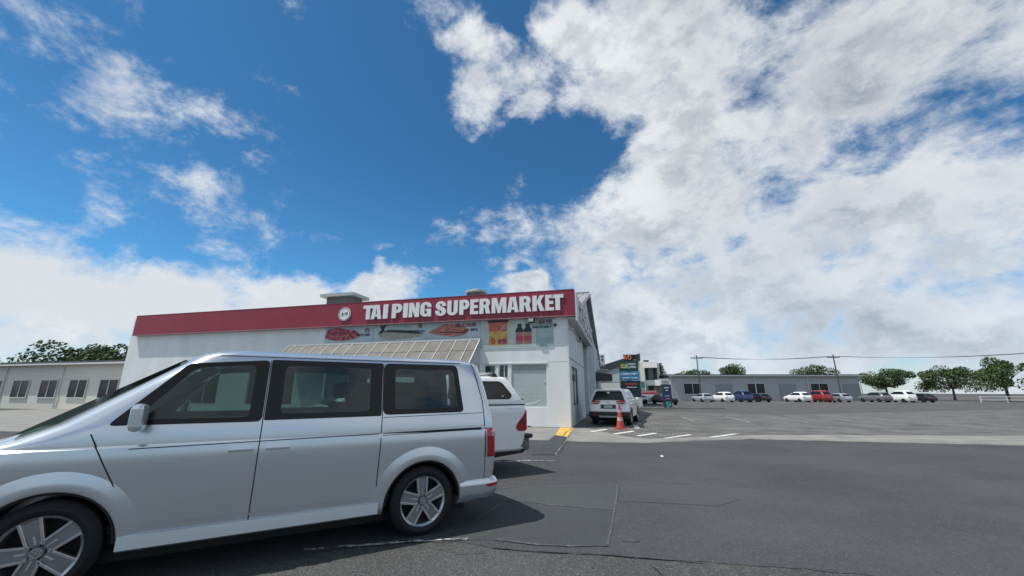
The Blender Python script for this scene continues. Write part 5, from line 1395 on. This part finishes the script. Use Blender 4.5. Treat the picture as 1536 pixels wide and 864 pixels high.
q = atY(982.5, 556, 118); norfolk(q.x, 118, q.z, 'shorter pine left of and behind the tall norfolk pine', 5)
def tree(x, y, H, rad, label, seed, m=M_leaf):
    e = empty('broadleaf_tree', (x, y, 0)); tag(e, label, 'tree', 'broadleaf trees in the distance')
    rnd = random.Random(seed)
    MB().tube([(0, 0, 0), (.1, 0, H * .3), (0, .1, H * .55)], H * .03, 8, H * .015).build('trunk', M_bark, e)
    lim = MB(); spots = []
    for k in range(18):
        a = rnd.uniform(0, 2 * PI); r = rad * rnd.uniform(.15, .95); z = H * rnd.uniform(.36, .92 - .25 * r / rad)
        lim.tube([(0, 0, H * .35), (r * .5 * math.cos(a), r * .5 * math.sin(a), z * .8), (r * math.cos(a), r * math.sin(a), z)], H * .012, 5, .02)
        spots.append((r * math.cos(a), r * math.sin(a), z, rad * rnd.uniform(.18, .42)))
    lim.build('limbs', M_bark, e)
    leafcloud('crown', m, e, spots, H * .022, 420, seed, .8)
for i, (u, Y, H, r, lab) in enumerate(((1040, 95, 7.5, 4.2, 'low round tree just right of the navy pylon'), (1105, 110, 9, 5, 'taller tree behind the warehouse near its left end'), (1225, 120, 10, 6, 'wide tree over the middle of the warehouse'), (1330, 90, 8, 5, 'tree beside the right end of the warehouse'), (1430, 80, 7, 4.5, 'bushy tree at the right edge of the yard'), (1510, 70, 8, 5, 'rightmost tree beyond the car park'))):
    q = atY(u, 589, Y); tree(q.x, Y, H, r, lab, 20 + i)
for i, (x, y, H, r, lab) in enumerate(((-52, 50, 9, 5, 'tree beyond the left end of the supermarket'), (-66, 48, 7, 4.5, 'low tree at the far left of the scene'))): tree(x, y, H, r, lab, 50 + i)

# far warehouse on the right
WH = empty('warehouse', (0, 78, 0)); tag(WH, 'long pale warehouse with grey roof on the far right', 'building')
x0, x1 = atY(1006, 580, 78).x, atY(1290, 580, 78).x
M_wh = mat('pale warehouse cladding', (.42, .43, .42), .7, var=.05, stretch=(1, 1, .2))
bx(WH, 'wall', x0, x1, 0, 18, 0, 4.6, M_wh)
MB().prism([(x0 - .4, 4.601), (x1 + .4, 4.601), (x1 + .4, 4.9), (x0 - .4, 4.9)], 'y', -.4, 18.4).build('roof', M_char, WH)
for k in range(6):
    xx = x0 + 2.5 + k * 6.0
    d = bx(WH, 'roller_door' if k % 2 else 'window', xx, xx + 3.2, -.06, -.002, PZ + .1 if k % 2 else 1.3, 3.2, mat('grey roller door', (.28, .30, .32), .5) if k % 2 else M_sgl)
    if k % 2 == 0:
        for (a, b, c, e) in ((xx - .08, xx + 3.28, 3.2, 3.3), (xx - .08, xx + 3.28, 1.18, 1.3), (xx - .08, xx, 1.3, 3.2), (xx + 3.2, xx + 3.28, 1.3, 3.2), (xx + 1.56, xx + 1.64, 1.3, 3.2)): bx(d, 'frame', a, b, -.12, -.061, c, e, M_trimw)
    else:
        for q in range(7): bx(d, 'door_slat', xx + .02, xx + 3.18, -.09, -.061, .3 + q * .42, .62 + q * .42, MATS['grey roller door'])
for k in range(4): MB().tube([(x0 + 6 + k * 10, -.12, 0), (x0 + 6 + k * 10, -.12, 4.6)], .07, 6).build('downpipe', M_trimw, WH)
MB().box(x0 - .45, x1 + .45, -.62, -.41, 4.55, 4.72).build('gutter', M_alu, WH)
# small lamp post at the yard edge
LP = empty('street_lamp', (atY(1008, 590, 60).x, 60, PZ)); tag(LP, 'slim grey street lamp beyond the navy pylon', 'lamp post')
MB().tube([(0, 0, 0), (0, 0, 3.2), (0, 0, 3.8)], .06, 8, .04).build('pole', M_alu, LP)
MB().box(-.3, .1, -.08, .08, 3.8, 3.88).build('lamp_head', M_alu, LP)
# neighbour beyond the left end of the supermarket
NB = empty('neighbour_building', (-44, 40, 0), R_(-14)); tag(NB, 'plain low cream building past the left end of the supermarket', 'building')
bx(NB, 'wall', -12, 9, 0, 14, 0, 4.2, M_cream); bx(NB, 'roof', -12.4, 9.4, -.4, 14.4, 4.201, 4.5, M_char)
for k in range(5):
    a = -10.5 + k * 4
    w = bx(NB, 'window', a, a + 2.3, -.04, -.002, 1.1, 2.7, M_sgl)
    for (p, q, c, e) in ((a - .07, a + 2.37, 2.7, 2.78), (a - .12, a + 2.42, 1.0, 1.1), (a - .07, a, 1.1, 2.7), (a + 2.3, a + 2.37, 1.1, 2.7), (a + 1.12, a + 1.18, 1.1, 2.7)): bx(w, 'frame', p, q, -.10, -.041, c, e, M_trimw)
MB().box(-12.45, 9.45, -.6, -.41, 4.15, 4.3).build('gutter', M_trimw, NB)
for x in (-8.0, .2, 8.2): MB().tube([(x, -.1, 0), (x, -.1, 4.15)], .06, 6).build('downpipe', M_trimw, NB)
